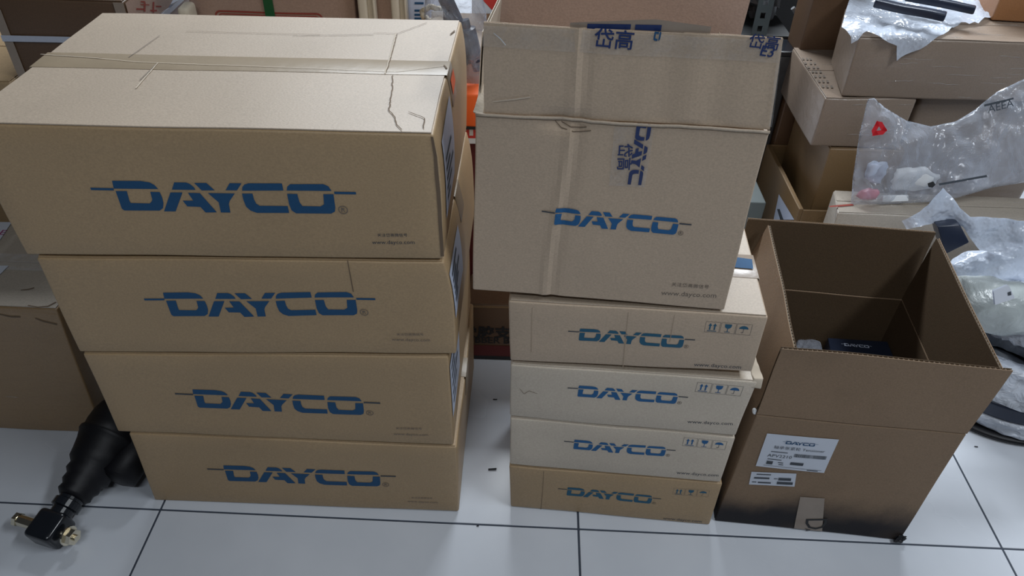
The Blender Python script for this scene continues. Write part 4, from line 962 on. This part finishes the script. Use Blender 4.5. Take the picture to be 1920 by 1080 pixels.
# pile in front of it: ring, film, roll, bubble wrap
rc_ = V((1.125, 1.247, 0.0)); rr = 0.192
def disc(z0, z1, r0, r1, n=72, seed=0, amp=0.0):
    vs, fs = [], []; m_ = 8
    prof = [(r0*0.72,z0),(r0-0.006,z0),(r0,z0+0.004)]+[(r0+(r1-r0)*t/6, z0+0.004+(z1-z0-0.008)*t/6) for t in range(1,6)]+[(r1,z1-0.004),(r1-0.006,z1),(r1*0.72,z1)]
    for r_, z in prof:
        for k in range(n):
            a_ = 2*math.pi*k/n; p = V((rc_.x+r_*math.cos(a_), rc_.y+r_*math.sin(a_), z))
            d = noise.fractal(p*V((16,16,50)).length/54*1.0*V((1,1,1)).x+V((seed,0,0)), 0.9, 2.0, 4)*amp if False else noise.fractal(V((p.x*14,p.y*14,p.z*40))+V((seed,0,0)), 0.9, 2.0, 4)*amp
            vs.append(p+V((math.cos(a_),math.sin(a_),0))*d)
    q_ = len(prof)
    for i in range(q_):
        for k in range(n): fs.append([i*n+k, i*n+(k+1) % n, ((i+1) % q_)*n+(k+1) % n, ((i+1) % q_)*n+k])
    return vs, fs
rg = thing('wrapped_ring', 'large dark ring part wrapped in white film on the floor at right edge', 'ring part', (rc_.x, rc_.y, 0))
link('base_ring', *disc(0.001,0.014,rr,rr+0.002), RUBBER, rg, smooth=True)
link('film_band', *disc(0.014,0.052,rr-0.012,rr-0.004,seed=3,amp=0.012), MILKY, rg, smooth=True)
link('core_ring', *disc(0.052,0.094,rr-0.010,rr-0.010), NAVY, rg, smooth=True)
link('film_band', *disc(0.094,0.165,rr-0.004,rr-0.03,seed=7,amp=0.016), MILKY, rg, smooth=True)
zz = 0.168
hp = Yp(1880,650,1.22)
solo('crumpled_film', 'heap of crumpled white film on the wrapped ring', 'plastic film', *blob((hp.x+0.05,1.225,0.238), 0.125, 0.10, 0.066, 12, 0.45, 16, 48, 28), MILKY, (hp.x, 1.26, zz), smooth=True)
# wrapped roll with a paper tag
a, b = Yp(1790,560,1.20), Yp(1935,585,1.17)
ro = thing('wrapped_roll', 'greenish wrapped roll with a white paper tag beside the open carton', 'roll', ((a.x+b.x)/2, 1.185, 0.25))
n_ = 14; pts = [a.lerp(b, i/n_) for i in range(n_+1)]
vs, fs = tube(pts, [0.045+0.012*math.sin(math.pi*i/n_) for i in range(n_+1)], 26)
vs = [v+noise.noise_vector(v*30)*0.006 for v in vs]
link('wrap', vs, fs, FOAM_FILM, ro, smooth=True)
c_ = Yp(1882,552,1.115)
tg = Plane(c_, V((1,0,0.22)), V((0,0.5,1)))
tq = quad_px(tg, [(1863,545),(1891,534),(1903,559),(1866,572)])
vs, fs, _ = fill2d(tq, 0.01)
link('paper_tag', [tg.at(v,0.0) for v in vs]+[tg.at(v,-0.006) for v in vs], fs+[[i+len(vs) for i in f] for f in fs], PAPER, ro, label='white paper tag')
decal('tag_print', [quad_px(tg, [(1889,548),(1895,546),(1896,553),(1890,554)])], tg, GREY_INK, ro, 0.001)
# wrapped bundle above the roll, navy box, bubble wrap sheet over all
bc = Yp(1880,497,1.325)
solo('wrapped_bundle', 'white bubble wrapped bundle right of the open carton, above the tagged roll', 'bundle', *blob((bc.x,1.325,bc.z-0.01), 0.115, 0.05, 0.058, 21, 0.3, 14, 44, 26), BUBBLE, (bc.x,1.325,bc.z-0.06), smooth=True)
a = Yp(1790,445,1.235)
q8 = [Yp(1772,478,1.225), Yp(1818,455,1.225), Yp(1800,421,1.245), Yp(1757,424,1.245)]
q8 += [p+V((0.01,0.05,-0.01)) for p in q8]
bx = thing('navy_box', 'small navy box poking out under the bubble wrap peak', 'box', tuple(sum((p for p in q8), V((0,0,0)))/8-V((0,0,0.04))))
link('box_body', *rbox(q8, 0.003, 0.02), NAVY, bx, smooth=True)
sh = Plane((0.85,1.26,0.40), V((1,0,0)), V((0,0.25,1)))
vs2 = []
out = quad_px(sh, [(1768,352),(1785,368),(1800,390),(1815,404),(1850,406),(1935,415),(1940,470),(1900,480),(1838,470),(1822,450),(1805,425),(1795,421),(1750,420),(1715,424),(1700,430),(1696,418),(1725,397),(1745,375)])
vs, fs, pp_ = fill2d(out, 0.008)
for off in (0.0, -0.0015):
    vs2.append([sh.at(v, off)+sh.n*noise.fractal(V((v.x,v.y,4))*14, 0.9, 2.0, 4)*0.018 for v in vs])
solo('bubble_wrap_peak', 'sheet of bubble wrap with a pointed peak, behind the open carton', 'bubble wrap', vs2[0]+vs2[1], fs+[[i+len(vs) for i in f] for f in fs], BUBBLE, (0.95,1.28,0.32), smooth=True)

# rack post and dark goods behind
ps = thing('rack_post', 'dark perforated steel rack post behind the big upright carton', 'shelf rack', tuple(V((0.53, 1.95, 0))))
a = Yp(1427,40,1.95); b = Yp(1452,0,1.95)
vs, fs = [], []
x0 = a.x-0.018; cells = 34; dz = 1.15/cells; wv = 0.040
def rect(x, y, z): return V((x, y, z))
for i in range(cells):                                             # front leg with square holes, built as cells
    z = 0.001+i*dz
    for (u0, u1, v0, v1) in ((0,1,0,0.28),(0,1,0.72,1),(0,0.32,0.28,0.72),(0.68,1,0.28,0.72)):
        k = len(vs); vs += [V((x0+wv*u0,1.95,z+dz*v0)), V((x0+wv*u1,1.95,z+dz*v0)), V((x0+wv*u1,1.95,z+dz*v1)), V((x0+wv*u0,1.95,z+dz*v1))]; fs.append([k,k+1,k+2,k+3])
link('post_front', vs+[v+V((0,0.002,0)) for v in vs], fs+[[i+len(vs) for i in f] for f in fs], STEEL, ps)
link('post_side', *rbox(box8(x0+wv-0.002, x0+wv, 1.952, 1.99, 0.001, 1.151), 0.0005, 0.2), STEEL, ps)
link('added_back_panel', *rbox(box8(x0-0.25, x0+0.75, 2.60, 2.61, 0.001, 1.15), 0.001, 0.3), DARKSTEEL, ps)  # added panel, blocks the bright far floor and the back light
p = Yp(1465,40,2.05)
link('shelf', *rbox(box8(x0-0.25, x0+0.17, 2.12, 2.595, 0.45, 0.48), 0.003, 0.2), DARKSTEEL, ps)
solo('dark_casting', 'dark grey metal casting on the rack shelf, right of the post', 'metal part', *blob((p.x-0.01,2.28,0.58), 0.10, 0.09, 0.09, 31, 0.5, 14, 36, 22), GREYMETAL, (p.x,2.12,0.48))
p = Yp(1497,30,2.105); d_ = Yp(1508,46,2.105)-Yp(1487,16,2.105)
solo('steel_rod', 'thin pale steel rod leaning behind the upright carton', 'rod', *tube([p-d_*0.5, p+d_*0.5, p+d_*6.0], 0.006, 12), plain('dull_steel', (0.22,0.23,0.24), 0.4, metal=0.4), p+d_*6.0)
crx = Yp(1462,120,1.93).x
cr_ = thing('fill_crate', 'dark crate added as fill low behind the upright carton, under the steel casting', 'crate', (crx, 1.96, 0))  # added as dark fill for the bright gap
link('crate_body', *merge(rbox(box8(crx-0.08, crx+0.055, 1.995, 2.08, 0.001, 0.47), 0.004, 0.1)), GREYMETAL, cr_)
link('crate_rim', *rbox(box8(crx-0.085, crx+0.06, 1.992, 2.085, 0.47, 0.485), 0.004, 0.1), BLACK_PAINT, cr_)
# crumbs on the floor
for i, (x, y, s_, lab) in enumerate(((923,881,0.008,'black scrap on the tiles between the two stacks, nearer one'), (928,750,0.005,'tiny black scrap on the tiles between the stacks, farther one'), (1830,838,0.004,'tiny dark crumb on the tile right of the open carton'), (895,987,0.003,'tiny dark crumb on the tile in front of the gap'))):
    p = Zp(x, y, 0.0)
    solo('scrap', lab, 'scrap', *rbox(box8(p.x-s_*0.9, p.x+s_*0.9, p.y-s_*0.25, p.y+s_*0.25, 0.0004, 0.0024), 0.0008, 0.004, warp(i+3, 0.003, 60)), RUBBER, p, 'scraps on the floor')
